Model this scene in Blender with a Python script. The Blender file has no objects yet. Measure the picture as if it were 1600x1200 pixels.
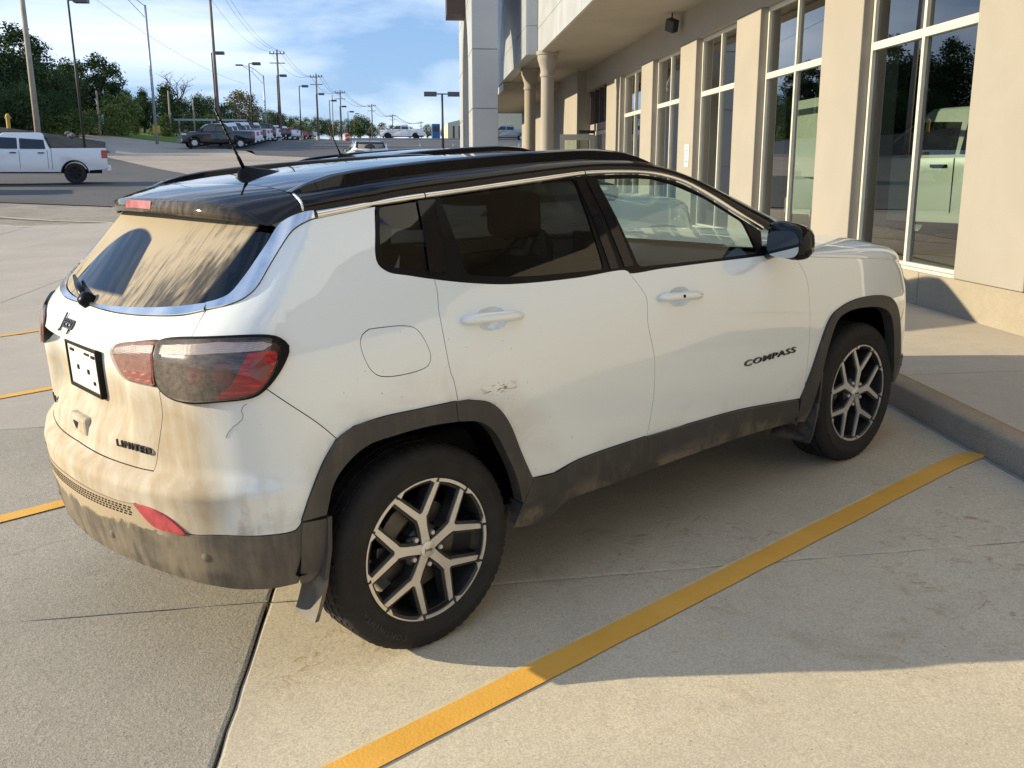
import bpy, bmesh, math, random
import numpy as np
from mathutils import Vector, Matrix
from mathutils.geometry import delaunay_2d_cdt
R = math.radians
scene = bpy.context.scene
C = scene.collection
random.seed(7); rng = np.random.default_rng(11)

# ------------------------------------------------------------------ camera
cd = bpy.data.cameras.new('camera'); cam = bpy.data.objects.new('camera', cd); C.objects.link(cam)
cam.location = (0.4862, -3.747, 1.5666)
cam.rotation_euler = (R(90 - 12.343), 0, R(-5.285))
cd.sensor_fit = 'HORIZONTAL'; cd.sensor_width = 36.0; cd.lens = 36.0*1510/1600
cd.clip_start = 0.05; cd.clip_end = 4000
scene.camera = cam
# ------------------------------------------------------------------ sun, sky, exposure
SUN_EL, SUN_AZ = R(16.8), math.atan2(0.055, -1.0)          # direction towards the sun (low, from -X)
to_sun = Vector((math.cos(SUN_AZ)*math.cos(SUN_EL), math.sin(SUN_AZ)*math.cos(SUN_EL), math.sin(SUN_EL)))
sd = bpy.data.lights.new('sun', 'SUN'); sun = bpy.data.objects.new('sun', sd); C.objects.link(sun)
sun.rotation_euler = to_sun.to_track_quat('Z', 'Y').to_euler(); sun.location = to_sun*60
sd.energy = 3.6; sd.angle = R(0.53); sd.color = (1.0, 0.845, 0.57)
world = bpy.data.worlds.new('World'); scene.world = world; world.use_nodes = True
wn, wl = world.node_tree.nodes, world.node_tree.links
for n in list(wn): wn.remove(n)
wo = wn.new('ShaderNodeOutputWorld'); bg = wn.new('ShaderNodeBackground'); sky = wn.new('ShaderNodeTexSky')
sky.sky_type = 'NISHITA'; sky.sun_disc = False; sky.sun_elevation = SUN_EL
sky.sun_rotation = math.pi/2 - SUN_AZ
sky.altitude = 300; sky.air_density = 1.0; sky.dust_density = 0.15; sky.ozone_density = 2.2
bg.inputs['Strength'].default_value = 0.15
tc = wn.new('ShaderNodeTexCoord'); mp = wn.new('ShaderNodeMapping'); mp.inputs['Scale'].default_value = (1.0, 1.0, 4.2)
mp.inputs['Location'].default_value = (0.35, 0.1, 0.0)
n1 = wn.new('ShaderNodeTexNoise'); n1.inputs['Scale'].default_value = 3.0; n1.inputs['Detail'].default_value = 6; n1.inputs['Roughness'].default_value = .52
n1.inputs['Distortion'].default_value = .55
cr = wn.new('ShaderNodeValToRGB'); cr.color_ramp.elements[0].position = .45; cr.color_ramp.elements[1].position = .75
cr.color_ramp.elements[0].color = (0, 0, 0, 1); cr.color_ramp.elements[1].color = (.85, .85, .85, 1)
cm = wn.new('ShaderNodeMix'); cm.data_type = 'RGBA'
wl.new(tc.outputs['Generated'], mp.inputs['Vector']); wl.new(mp.outputs['Vector'], n1.inputs['Vector']); wl.new(n1.outputs['Fac'], cr.inputs['Fac'])
wl.new(cr.outputs['Color'], cm.inputs['Factor'])
gm = wn.new('ShaderNodeGamma'); gm.inputs['Gamma'].default_value = .42; wl.new(sky.outputs['Color'], gm.inputs['Color'])
tn = wn.new('ShaderNodeMix'); tn.data_type = 'RGBA'; tn.blend_type = 'MULTIPLY'; tn.inputs[0].default_value = 1.; tn.inputs[7].default_value = (.74, 1.02, 1.48, 1); wl.new(gm.outputs['Color'], tn.inputs[6]); wl.new(tn.outputs[2], cm.inputs[6]); cm.inputs[7].default_value = (4.0, 4.35, 4.9, 1)
wl.new(cm.outputs[2], bg.inputs['Color']); wl.new(bg.outputs['Background'], wo.inputs['Surface'])
vs = scene.view_settings; vs.view_transform = 'Standard'; vs.look = 'None'; vs.exposure = 1.08; vs.gamma = 1.0; vs.use_curve_mapping = False
# ------------------------------------------------------------------ materials
MATS = {}
def newmat(name):
    m = bpy.data.materials.new(name); m.use_nodes = True; MATS[name] = m
    nt = m.node_tree; b = nt.nodes['Principled BSDF']
    return m, nt, b
class NT:
    """small node-building helper"""
    def __init__(s, nt): s.nt = nt
    def node(s, t, **kw):
        n = s.nt.nodes.new(t)
        for k, v in kw.items(): setattr(n, k, v)
        return n
    def link(s, a, b): s.nt.links.new(a, b)
    def val(s, sock, v):
        if hasattr(v, 'is_linked') or hasattr(v, 'links'): s.link(v, sock)
        else: sock.default_value = v
    def coord(s, kind='Object'): return s.node('ShaderNodeTexCoord').outputs[kind]
    def mapping(s, vec, scale=(1,1,1), loc=(0,0,0), rot=(0,0,0)):
        n = s.node('ShaderNodeMapping'); s.link(vec, n.inputs['Vector']); n.inputs['Scale'].default_value = scale
        n.inputs['Location'].default_value = loc; n.inputs['Rotation'].default_value = rot; return n.outputs['Vector']
    def noise(s, vec, scale, detail=4, rough=.55, dist=0.):
        n = s.node('ShaderNodeTexNoise'); s.link(vec, n.inputs['Vector']); n.inputs['Scale'].default_value = scale
        n.inputs['Detail'].default_value = detail; n.inputs['Roughness'].default_value = rough; n.inputs['Distortion'].default_value = dist
        return n.outputs['Fac']
    def voro(s, vec, scale, feat='F1'):
        n = s.node('ShaderNodeTexVoronoi'); n.feature = feat; s.link(vec, n.inputs['Vector']); n.inputs['Scale'].default_value = scale; return n.outputs['Distance']
    def ramp(s, f, p0, p1, c0=0., c1=1., mode='SMOOTHSTEP'):
        n = s.node('ShaderNodeMapRange'); n.interpolation_type = mode; s.val(n.inputs['Value'], f)
        n.inputs['From Min'].default_value = p0; n.inputs['From Max'].default_value = p1
        n.inputs['To Min'].default_value = c0; n.inputs['To Max'].default_value = c1; return n.outputs['Result']
    def m(s, op, a, b=0.):
        n = s.node('ShaderNodeMath'); n.operation = op; s.val(n.inputs[0], a); s.val(n.inputs[1], b); return n.outputs[0]
    def mix(s, f, a, b):
        n = s.node('ShaderNodeMix'); n.data_type = 'RGBA'; s.val(n.inputs[0], f)
        for i, v in ((6, a), (7, b)):
            if isinstance(v, tuple): n.inputs[i].default_value = (*v[:3], 1)
            else: s.link(v, n.inputs[i])
        return n.outputs[2]
    def sep(s, vec):
        n = s.node('ShaderNodeSeparateXYZ'); s.link(vec, n.inputs[0]); return n.outputs
    def bump(s, h, strength=.3, dist=.01):
        n = s.node('ShaderNodeBump'); n.inputs['Strength'].default_value = strength; n.inputs['Distance'].default_value = dist; s.val(n.inputs['Height'], h); return n.outputs['Normal']
def simple(name, col, rough=.5, metal=0., coat=0., var=.0, vscale=8., bump=0., bscale=60., spec=.5, emit=None):
    m, nt, b = newmat(name); n = NT(nt)
    b.inputs['Roughness'].default_value = rough; b.inputs['Metallic'].default_value = metal
    b.inputs['Coat Weight'].default_value = coat; b.inputs['Coat Roughness'].default_value = .04; b.inputs['Specular IOR Level'].default_value = spec
    co = n.coord()
    if var > 0:
        f = n.noise(co, vscale, 5, .6)
        n.link(n.mix(n.ramp(f, .3, .7), tuple(c*(1-var) for c in col), tuple(min(1, c*(1+var)) for c in col)), b.inputs['Base Color'])
        n.link(n.ramp(f, .3, .7, max(0, rough-.06), min(1, rough+.06)), b.inputs['Roughness'])
    else: b.inputs['Base Color'].default_value = (*col, 1)
    if bump > 0: n.link(n.bump(n.noise(co, bscale, 4, .6), bump, .004), b.inputs['Normal'])
    if emit: b.inputs['Emission Color'].default_value = (*col, 1); b.inputs['Emission Strength'].default_value = emit
    return m
def glassmat(name, tint, ior=1.52, rough=0., refl=1.0, dust=None):
    m = bpy.data.materials.new(name); m.use_nodes = True; MATS[name] = m; nt = m.node_tree; n = NT(nt)
    for x in list(nt.nodes): nt.nodes.remove(x)
    out = n.node('ShaderNodeOutputMaterial'); tr = n.node('ShaderNodeBsdfTransparent'); gl = n.node('ShaderNodeBsdfGlossy'); mx = n.node('ShaderNodeMixShader'); fr = n.node('ShaderNodeFresnel')
    tr.inputs['Color'].default_value = (*tint, 1); gl.inputs['Roughness'].default_value = rough; ge = n.node('ShaderNodeNewGeometry'); n.link(n.m('ADD', n.m('MULTIPLY', ge.outputs['Backfacing'], 1/ior-ior), ior), fr.inputs['IOR'])
    n.link(n.m('MINIMUM', n.m('MULTIPLY', fr.outputs[0], refl), 1.), mx.inputs[0]); n.link(tr.outputs[0], mx.inputs[1]); n.link(gl.outputs[0], mx.inputs[2])
    if dust is None: n.link(mx.outputs[0], out.inputs['Surface'])
    else:
        df = n.node('ShaderNodeBsdfDiffuse'); m2 = n.node('ShaderNodeMixShader'); f, col = dust(n)
        n.val(df.inputs['Color'], (*col, 1) if isinstance(col, tuple) else col); n.link(f, m2.inputs[0]); n.link(mx.outputs[0], m2.inputs[1]); n.link(df.outputs[0], m2.inputs[2]); n.link(m2.outputs[0], out.inputs['Surface'])
    return m
# ------------------------------------------------------------------ mesh helpers
class MB:
    """collects quads / boxes / tubes / lathes, then links them as ONE mesh object"""
    def __init__(s): s.v = []; s.f = []
    def add(s, vs, fs):
        o = len(s.v); s.v += [tuple(map(float, p)) for p in vs]; s.f += [tuple(o+i for i in f) for f in fs]; return s
    def box(s, a, b, M=None):
        (x0,y0,z0),(x1,y1,z1) = a, b
        vs = [(x0,y0,z0),(x1,y0,z0),(x1,y1,z0),(x0,y1,z0),(x0,y0,z1),(x1,y0,z1),(x1,y1,z1),(x0,y1,z1)]
        if M is not None: vs = [tuple(M @ Vector(p)) for p in vs]
        return s.add(vs, [(0,3,2,1),(4,5,6,7),(0,1,5,4),(1,2,6,5),(2,3,7,6),(3,0,4,7)])
    def tube(s, pts, r, n=8, cap=True):
        pts = [Vector(p) for p in pts]; rs = r if hasattr(r, '__len__') else [r]*len(pts); vs = []; prev = None
        for i, p in enumerate(pts):
            d = (pts[min(i+1, len(pts)-1)] - pts[max(i-1, 0)]).normalized()
            a = Vector((0,0,1)) if abs(d.z) < .9 else Vector((1,0,0))
            if prev is not None: a = prev
            u = (a - d*a.dot(d)).normalized(); w = d.cross(u); prev = u
            for k in range(n):
                t = 2*math.pi*k/n; vs.append(p + (u*math.cos(t) + w*math.sin(t))*rs[i])
        fs = [(i*n+k, i*n+(k+1)%n, (i+1)*n+(k+1)%n, (i+1)*n+k) for i in range(len(pts)-1) for k in range(n)]
        if cap: fs += [tuple(range(n-1,-1,-1)), tuple((len(pts)-1)*n+k for k in range(n))]
        return s.add(vs, fs)
    def lathe(s, prof, n=48, M=None, close=False):
        """prof: (radius, axial) around local Y axis"""
        vs = []; k = len(prof)
        for i in range(n):
            t = 2*math.pi*i/n
            for r, a in prof:
                p = Vector((r*math.cos(t), a, r*math.sin(t))); vs.append(M @ p if M is not None else p)
        fs = []
        for i in range(n):
            j = (i+1) % n
            for q in range(k if close else k-1):
                q2 = (q+1) % k; fs.append((i*k+q, j*k+q, j*k+q2, i*k+q2))
        return s.add(vs, fs)
    def prism(s, poly, a, b, fn):
        """polygon list of (u,v) extruded from a to b; fn(u,v,w)->xyz"""
        n = len(poly); vs = [fn(u,v,a) for u,v in poly] + [fn(u,v,b) for u,v in poly]
        return s.add(vs, [tuple(range(n-1,-1,-1)), tuple(range(n,2*n))] + [(i,(i+1)%n,n+(i+1)%n,n+i) for i in range(n)])
    def build(s, name, mat, parent=None, smooth=False, bevel=0., segs=2, fix=True):
        me = bpy.data.meshes.new(name); me.from_pydata(s.v, [], s.f); 
        if fix:
            bm = bmesh.new(); bm.from_mesh(me); bmesh.ops.recalc_face_normals(bm, faces=bm.faces)
            if bevel > 0:
                bmesh.ops.remove_doubles(bm, verts=bm.verts, dist=1e-5)
                es = [e for e in bm.edges if len(e.link_faces) == 2 and e.calc_face_angle(0) > .5]
                bmesh.ops.bevel(bm, geom=es, offset=bevel, segments=segs, affect='EDGES', profile=.5, clamp_overlap=True)
            bm.to_mesh(me); bm.free()
        return link(name, me, mat, parent, smooth)
def link(name, me, mat, parent=None, smooth=False):
    me.materials.append(MATS[mat] if isinstance(mat, str) else mat)
    o = bpy.data.objects.new(name, me); C.objects.link(o)
    if parent is not None: o.parent = parent
    if smooth == 'auto':
        me.polygons.foreach_set('use_smooth', [True]*len(me.polygons)); me.set_sharp_from_angle(angle=R(38))
    elif smooth: me.polygons.foreach_set('use_smooth', [True]*len(me.polygons))
    return o
def empty(name, loc=(0,0,0), M=None):
    o = bpy.data.objects.new(name, None); C.objects.link(o); o.empty_display_size = .2
    if M is not None: o.matrix_world = M
    else: o.location = loc
    return o
def tag(o, label=None, cat=None, group=None, kind=None):
    if label: o['label'] = label
    if cat: o['category'] = cat
    if group: o['group'] = group
    if kind: o['kind'] = kind
    return o
def copy_tree(o, parent=None):
    c = o.copy(); C.objects.link(c)
    c.parent = parent
    if parent is not None: c.matrix_parent_inverse = o.matrix_parent_inverse.copy()
    for ch in list(o.children): copy_tree(ch, c)
    return c
def rotz(a): return Matrix.Rotation(a, 4, 'Z')
def text_mesh(txt, size, depth, spacing=1., shear=0., bold=.0):
    cu = bpy.data.curves.new('t', 'FONT'); cu.body = txt; cu.size = size; cu.extrude = depth/2; cu.align_x = 'CENTER'; cu.align_y = 'CENTER'
    cu.space_character = spacing; cu.shear = shear; cu.offset = bold; cu.resolution_u = 3
    o = bpy.data.objects.new('t', cu); C.objects.link(o); dg = bpy.context.evaluated_depsgraph_get(); dg.update()
    me = bpy.data.meshes.new_from_object(o.evaluated_get(dg)); bpy.data.objects.remove(o); bpy.data.curves.remove(cu)
    return me
# ------------------------------------------------------------------ setting materials
def concrete(name, base, warm, spk=.5, bump=.35, scale=1., stain=.35, crack=0.):
    m, nt, b = newmat(name); n = NT(nt); co = n.coord(); sc = lambda k: tuple(min(1, x*k) for x in base)
    big = n.noise(co, .55*scale, 5, .62, .3); mid = n.noise(co, 5.5*scale, 7, .68); gr = n.noise(co, 42.*scale, 4, .7); fine = n.noise(co, 140.*scale, 2, .6); pit = n.voro(co, 26.*scale); pit2 = n.voro(co, 38.*scale)
    c = n.mix(n.ramp(big, .32, .70), sc(.90), warm); c = n.mix(n.ramp(mid, .40, .75, 0, .32), c, sc(.74))
    c = n.mix(n.ramp(gr, .30, .52, .50*spk, 0), c, sc(.60)); c = n.mix(n.ramp(gr, .58, .74, 0, .45*spk), c, sc(1.35)); c = n.mix(n.ramp(fine, .38, .58, .60*spk, 0), c, sc(.50)); c = n.mix(n.ramp(fine, .60, .72, 0, .40*spk), c, sc(1.45))
    dots = n.m('MULTIPLY', n.ramp(pit2, .12, .20, .8*spk, 0), n.ramp(n.noise(co, 9*scale, 3, .6), .52, .62, 0, 1)); c = n.mix(dots, c, sc(.30))
    spots = n.m('MULTIPLY', n.ramp(n.voro(co, 5.*scale), .025, .055, .75, 0), n.ramp(mid, .5, .62, 0, 1)); c = n.mix(spots, c, sc(.32))
    st = n.ramp(n.noise(n.mapping(co, (.9, .6, .6)), 1.7, 8, .74, 1.3), .56, .74, 0, stain); c = n.mix(st, c, (base[0]*.60, base[1]*.53, base[2]*.45))
    st2 = n.m('MULTIPLY', n.ramp(n.noise(co, 15., 6, .78, 1.), .52, .70, 0, stain*1.5), n.ramp(n.noise(co, 1.1, 4, .6, .8), .52, .66, 0, 1)); c = n.mix(st2, c, (base[0]*.58, base[1]*.44, base[2]*.32))
    h = n.m('ADD', n.m('MULTIPLY', gr, .9), n.m('MULTIPLY', fine, .45))
    if crack > 0:
        v = n.node('ShaderNodeTexVoronoi'); v.feature = 'DISTANCE_TO_EDGE'; v.inputs['Scale'].default_value = .42
        wv = n.node('ShaderNodeVectorMath'); wv.operation = 'ADD'; wn_ = n.node('ShaderNodeTexNoise'); wn_.inputs['Scale'].default_value = 2.2; wn_.inputs['Detail'].default_value = 8; n.link(co, wn_.inputs['Vector']); ws = n.node('ShaderNodeVectorMath'); ws.operation = 'SCALE'; ws.inputs['Scale'].default_value = .35; n.link(wn_.outputs['Color'], ws.inputs[0]); n.link(co, wv.inputs[0]); n.link(ws.outputs[0], wv.inputs[1]); n.link(wv.outputs[0], v.inputs['Vector'])
        ck = n.m('MULTIPLY', n.ramp(v.outputs['Distance'], .0012, .004, crack, 0), n.ramp(big, .50, .60, 0, 1)); c = n.mix(ck, c, sc(.35))
    n.link(c, b.inputs['Base Color']); b.inputs['Roughness'].default_value = .92; b.inputs['Specular IOR Level'].default_value = .22
    n.link(n.bump(h, bump, .006), b.inputs['Normal'])
concrete('slab_tan', (.59, .53, .415), (.65, .58, .445), .60, .28, 1., .62, 0.)
concrete('slab_grey', (.40, .372, .315), (.44, .405, .34), 1.0, .50, 1.25, .3, .22)
concrete('slab_far', (.46, .42, .365), (.50, .45, .385), .5, .2)
concrete('walk_concrete', (.54, .485, .395), (.58, .52, .42), .35, .2, 1., .30)
concrete('kerb_concrete', (.34, .30, .245), (.44, .385, .31), .8, .6, 1.6, .9)
concrete('base_concrete', (.34, .30, .235), (.38, .335, .26), .4, .3, 1.2, .35)
concrete('drive_concrete', (.43, .36, .29), (.46, .39, .31), .3, .1, .4)
concrete('asphalt', (.125, .122, .12), (.15, .145, .14), .5, .5, .7, .3)
def stucco(name, base):
    m, nt, b = newmat(name); n = NT(nt); co = n.coord(); big = n.noise(co, 1.1, 5, .6, .4); st = n.noise(n.mapping(co, (3, 3, .35)), 1.4, 6, .65, .5); fine = n.noise(co, 130, 3, .6)
    c = n.mix(n.ramp(big, .35, .7), tuple(x*.93 for x in base), base); c = n.mix(n.ramp(st, .58, .80, 0, .30), c, tuple(x*.74 for x in base)); c = n.mix(n.ramp(n.noise(co, 9, 6, .7), .64, .75, 0, .35), c, tuple(min(1, x*1.16) for x in base))
    n.link(c, b.inputs['Base Color']); b.inputs['Roughness'].default_value = .95; b.inputs['Specular IOR Level'].default_value = .2; n.link(n.bump(fine, .22, .004), b.inputs['Normal'])
stucco('stucco', (.325, .302, .268)); stucco('soffit_stucco', (.38, .345, .295)); stucco('column_paint', (.34, .31, .27))
simple('panel_metal', (.40, .415, .42), .42, .15, var=.05, vscale=1.3)
simple('panel_metal_grey', (.38, .40, .43), .40, .2, var=.05, vscale=1.1)
simple('window_frame', (.54, .53, .48), .45, var=.05, vscale=6)
simple('bronze_frame', (.055, .04, .035), .45)
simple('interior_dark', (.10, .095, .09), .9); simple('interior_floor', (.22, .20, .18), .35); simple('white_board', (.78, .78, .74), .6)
simple('black_metal', (.02, .02, .022), .45); simple('galvanised', (.42, .44, .45), .5, .6, var=.1, vscale=4); simple('pole_black', (.035, .034, .033), .55)
simple('sign_brown', (.05, .03, .025), .5); simple('paper', (.75, .75, .72), .8); simple('ink', (.03, .03, .03), .8)
glassmat('shop_glass', (.52, .61, .55), 1.52, refl=2.4)
def yellow_line():
    m, nt, b = newmat('yellow_line'); n = NT(nt); co = n.coord(); w = n.noise(co, 55, 4, .7); big = n.noise(co, 3, 4, .6)
    c = n.mix(n.ramp(big, .3, .7), (.68, .36, .050), (.76, .42, .075)); c = n.mix(n.ramp(w, .60, .72, 0, .75), c, (.42, .34, .22)); n.link(c, b.inputs['Base Color']); b.inputs['Roughness'].default_value = .8
    n.link(n.bump(n.noise(co, 95, 3), .3, .005), b.inputs['Normal'])
yellow_line(); simple('old_line', (.62,.52,.33), .9, var=.10, vscale=10); simple('faded_line', (.50, .44, .32), .9, var=.25, vscale=6)
def grass_mat():
    m, nt, b = newmat('grass_ground'); n = NT(nt); co = n.coord(); c = n.mix(n.ramp(n.noise(co, .35, 6, .65), .35, .68), (.055, .085, .022), (.12, .13, .045)); c = n.mix(n.ramp(n.noise(co, 4, 4, .7), .5, .7, 0, .5), c, (.17, .14, .07)); n.link(c, b.inputs['Base Color']); b.inputs['Roughness'].default_value = 1.; b.inputs['Specular IOR Level'].default_value = .1
grass_mat(); simple('lawn_grass', (.13, .20, .045), 1., var=.25, vscale=3, spec=.1); simple('gravel_bank', (.105, .088, .068), 1., var=.22, vscale=1.5, bump=.6, bscale=6, spec=.1)

# ------------------------------------------------------------------ terrain
def lin(pts): a = np.array(pts, float); return lambda x: np.interp(x, a[:,0], a[:,1])
PF = lin([(-60,-1.7),(0,0),(26,.733),(37.5,1.15),(50,1.75),(73.7,3.15),(100,4.6),(128,5.7),(268,9.95),(400,12.5),(700,14)])
def sstep(a, b, t): q = np.clip((t-a)/(b-a), 0, 1); return q*q*(3-2*q)
def terr(x, y): return PF(y)+.0456*np.clip(x,-9,6)*(1-sstep(15,37,y))+.09*np.maximum(0,-20-np.asarray(x,float))*sstep(45,70,y)
def lotz(x, y): return .0456*x+.0282*y
def sheet(name, poly, mat, off, step, kind='structure', parent=None, zfun=terr):
    """flat polygon laid on the terrain, `off` metres above it"""
    p = []
    for i in range(len(poly)):
        a = np.array(poly[i]); b = np.array(poly[(i+1) % len(poly)]); k = max(1, int(np.linalg.norm(b-a)/step)); p += [tuple(a+(b-a)*j/k) for j in range(k)]
    A = np.array(p); lo, hi = A.min(0), A.max(0); gx, gy = np.meshgrid(np.arange(lo[0], hi[0], step), np.arange(lo[1], hi[1], step)); g = np.stack([gx.ravel(), gy.ravel()], 1)
    def ins(P, q):
        x, y = P[:,0], P[:,1]; r = np.zeros(len(P), bool); j = len(q)-1
        for i in range(len(q)):
            c = ((q[i][1] > y) != (q[j][1] > y)) & (x < (q[j][0]-q[i][0])*(y-q[i][1])/(q[j][1]-q[i][1]+1e-15)+q[i][0]); r ^= c; j = i
        return r
    g = g[ins(g, p)]; vs = [Vector(q) for q in p]+[Vector(tuple(q)) for q in g]; E_ = [(i, (i+1) % len(p)) for i in range(len(p))]
    ov, _, of, *_ = delaunay_2d_cdt(vs, E_, [], 0, 1e-5); V = np.array([tuple(v) for v in ov]); tr = np.array([f for f in of if len(f) == 3]); tr = tr[ins(V[tr].mean(1), p)]
    a, b, c = V[tr[:,0]], V[tr[:,1]], V[tr[:,2]]; fl = ((b-a)[:,0]*(c-a)[:,1]-(b-a)[:,1]*(c-a)[:,0]) < 0; tr[fl] = tr[fl][:, ::-1]
    z = zfun(V[:,0], V[:,1])+off; me = bpy.data.meshes.new(name); me.from_pydata([(float(x), float(y), float(q)) for (x, y), q in zip(V, z)], [], [tuple(map(int, f)) for f in tr])
    o = link(name, me, mat, parent, smooth=True)
    if parent is None and kind: tag(o, kind=kind)
    return o
# base ground reaching past everything in view
gxs = np.concatenate([np.linspace(-500,-80,14), np.linspace(-70,60,40), np.linspace(75,400,12)]); gys = np.concatenate([np.linspace(-60,0,13), np.linspace(5,140,46), np.linspace(155,800,22)])
GX, GY = np.meshgrid(gxs, gys); GZ = terr(GX, GY)-.18; nx = len(gxs)
tag(MB().add(np.stack([GX, GY, GZ], -1).reshape(-1,3), [(j*nx+i, j*nx+i+1, (j+1)*nx+i+1, (j+1)*nx+i) for j in range(len(gys)-1) for i in range(nx-1)]).build('ground', 'grass_ground', smooth=True), kind='structure')
KX = 3.285
# concrete slabs of the parking lot: each slab is a piece with open joints
lot = tag(sheet('parking_lot', [(-46,-28),(KX+.05,-28),(KX+.05,22),(-6,24),(-9,27),(-13,28.5),(-46,38)], 'kerb_concrete', -.045, 4.), kind='structure')
xb = [-13.5,-9.05,-4.58,-.115,KX-.004]; yb = [-9.4,-4.85,-.30,2.45,6.0,9.6,13.4,17.4,21.4]
def slab(x0, x1, y0, y1, mat, g0=.003):
    mb = MB(); nn = 5; rr = np.random.default_rng(int((x0+50)*100+(y0+50)*7))
    def edge(p, q): return [(p[0]+(q[0]-p[0])*t, p[1]+(q[1]-p[1])*t) for t in np.linspace(0, 1, 40)[:-1]]
    g = g0; ring = edge((x0+g,y0+g),(x1-g,y0+g))+edge((x1-g,y0+g),(x1-g,y1-g))+edge((x1-g,y1-g),(x0+g,y1-g))+edge((x0+g,y1-g),(x0+g,y0+g))
    ring = [(x+rr.normal(0,.0022), y+rr.normal(0,.0022)) for x, y in ring]; dz = rr.normal(0,.0003)+(.006 if x1 < .1 else 0.); n = len(ring); zt = lambda x, y: float(terr(x, y))+dz
    top = [(x, y, zt(x,y)-.0028) for x, y in ring]; cx, cy = (x0+x1)/2, (y0+y1)/2; inn = [(x+(cx-x)*.012/max(abs(cx-x),.2), y+(cy-y)*.012/max(abs(cy-y),.2)) for x, y in ring]
    inn = [(x, y, zt(x,y)) for x, y in inn]; bot = [(x, y, z-.045) for x, y, z in top]
    f = [(i, (i+1) % n, n+(i+1) % n, n+i) for i in range(n)]+[(2*n+i, 2*n+(i+1) % n, (i+1) % n, i) for i in range(n)]
    # inner surface grid follows the slope (planar enough for one polygon)
    f.append(tuple(range(n, 2*n))); return mb.add(top+inn+bot, f).build('slab', mat, lot, fix=False)
for i in range(len(xb)-1):
    for j in range(len(yb)-1):
        slab(xb[i], xb[i+1], yb[j], yb[j+1], 'slab_grey' if i < 3 and j < 3 else ('slab_tan' if i == 3 else 'slab_far'))
# far paving
sheet('asphalt_road', [(-46,38),(-13,28.5),(-9,27),(-6,24),(KX,22.2),(KX,44),(-9.7,43),(-20.7,65),(-23,68),(-27,59),(-46,52)], 'asphalt', -.02, 2.5)
sheet('concrete_drive', [(-9.7,43),(KX,44),(4,60),(-3.4,61),(-10.9,67),(-13,75),(-20.5,90),(-29,92),(-30,89),(-26,77),(-20.7,65)], 'drive_concrete', -.012, 2.5)
sheet('truck_lot', [(-3.4,61),(-10.9,67),(-12.5,75),(-22,92),(-30,140),(-42,300),(-24,300),(-6,122),(12,122),(12,66),(2,64)], 'asphalt', -.008, 4.)
sheet('lawn', [(-34,99),(-29,92.2),(-20.7,90.4),(-24,103),(-31,112)], 'lawn_grass', .0, 2.)
sheet('display_pad', [(-8,123),(14,123),(14,136),(-8,136)], 'drive_concrete', .05, 3.)
for a, b, w in (((-12.5,24.8),(-7.2,21.5),.06), ((-11.5,22.6),(-6.6,19.5),.06)):
    d = np.array(b)-np.array(a); d /= np.linalg.norm(d); nn = np.array([-d[1], d[0]])*w; sheet('faded_line', [tuple(np.array(a)-nn), tuple(np.array(b)-nn), tuple(np.array(b)+nn), tuple(np.array(a)+nn)], 'faded_line', .005, 1.)
# yellow stall lines (parallel to the car)
CX = np.array([.81637,.57505]); CX /= np.linalg.norm(CX); CY = np.array([-CX[1], CX[0]])
def stripe(c0, x0, x1, w=.052, end=False, mat='yellow_line', lift=.0050):
    rr = np.random.default_rng(int(abs(c0)*1000)); n = int((x1-x0)/.07); L = []; Rr = []; o = 0.; o2 = 0.
    for i in range(n+1):
        t = x0+(x1-x0)*i/n; o = o*.8+rr.normal(0,.0008); o2 = o2*.8+rr.normal(0,.0010); bend = 0.
        if end: u = max(0, (t-(x1-.32))/.32); bend = -.03*u*u
        ww = w*(1 if not end else 1-.35*max(0,(t-(x1-.06))/.06)); p = CX*t+CY*(c0+bend); L.append(p+CY*(ww+o)); Rr.append(p-CY*(ww+o2))
    pts = L+Rr[::-1]; vs = [(p[0], p[1], float(terr(p[0], p[1]))+lift+(.0065 if p[0] < -.118 else 0.)) for p in pts]; m = len(vs)
    MB_ = MB().add(vs, [(i, i+1, m-2-i, m-1-i) for i in range(n)]); o = MB_.build('painted_line', mat, fix=False); tag(o, kind='structure'); return o
stripe(-1.262, -2.9, 3.10, .054, True); stripe(-1.236, -2.9, 2.75, .045, False, 'old_line', .0030); stripe(1.53, -1.35, 4.9); stripe(4.2, -.75, 6.8); stripe(6.95, .3, 8.6); stripe(9.7, 2.2, 10.4)
# kerb and pavement
def kz(y): return lotz(KX, y)+.137
def wz(y): return .385+.012*(y-3.5)
ys = np.linspace(-24, 44, 69); pr = []
for y in ys:
    z0 = lotz(KX, y) if y < 22 else float(terr(KX, y)); z1 = kz(y); pr.append([(KX,y,z0-.08),(KX+.003,y,z1-.016),(KX+.006,y,z1-.006),(KX+.016,y,z1),(KX+.155,y,z1+.003),(KX+.155,y,z1-.1)])
pr = np.array(pr); rj = np.random.default_rng(3); pr[:,1:4,0] += rj.normal(0,.0025,(len(ys),1)); m = 6
tag(MB().add(pr.reshape(-1,3), [(i*m+j, i*m+j+1, (i+1)*m+j+1, (i+1)*m+j) for i in range(len(ys)-1) for j in range(m-1)]).build('kerb', 'kerb_concrete', smooth=True), kind='structure')
tag(MB().add([(KX-.028,y,lotz(KX-.028,y)+.004) for y in np.linspace(-9,20,30)]+[(KX-.012,y,lotz(KX-.012,y)+.0045) for y in np.linspace(-9,20,30)], [(i,i+1,31+i,30+i) for i in range(29)]).build('kerb_sealant', 'galvanised', fix=False), kind='structure')
walk = tag(MB().add([(KX+.1,-24,kz(-24)-.06),(5.4,-24,wz(-24)-.06),(5.4,44,wz(44)-.06),(KX+.1,44,kz(44)-.06)], [(0,1,2,3)]).build('pavement', 'kerb_concrete', fix=False), kind='structure')
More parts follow.
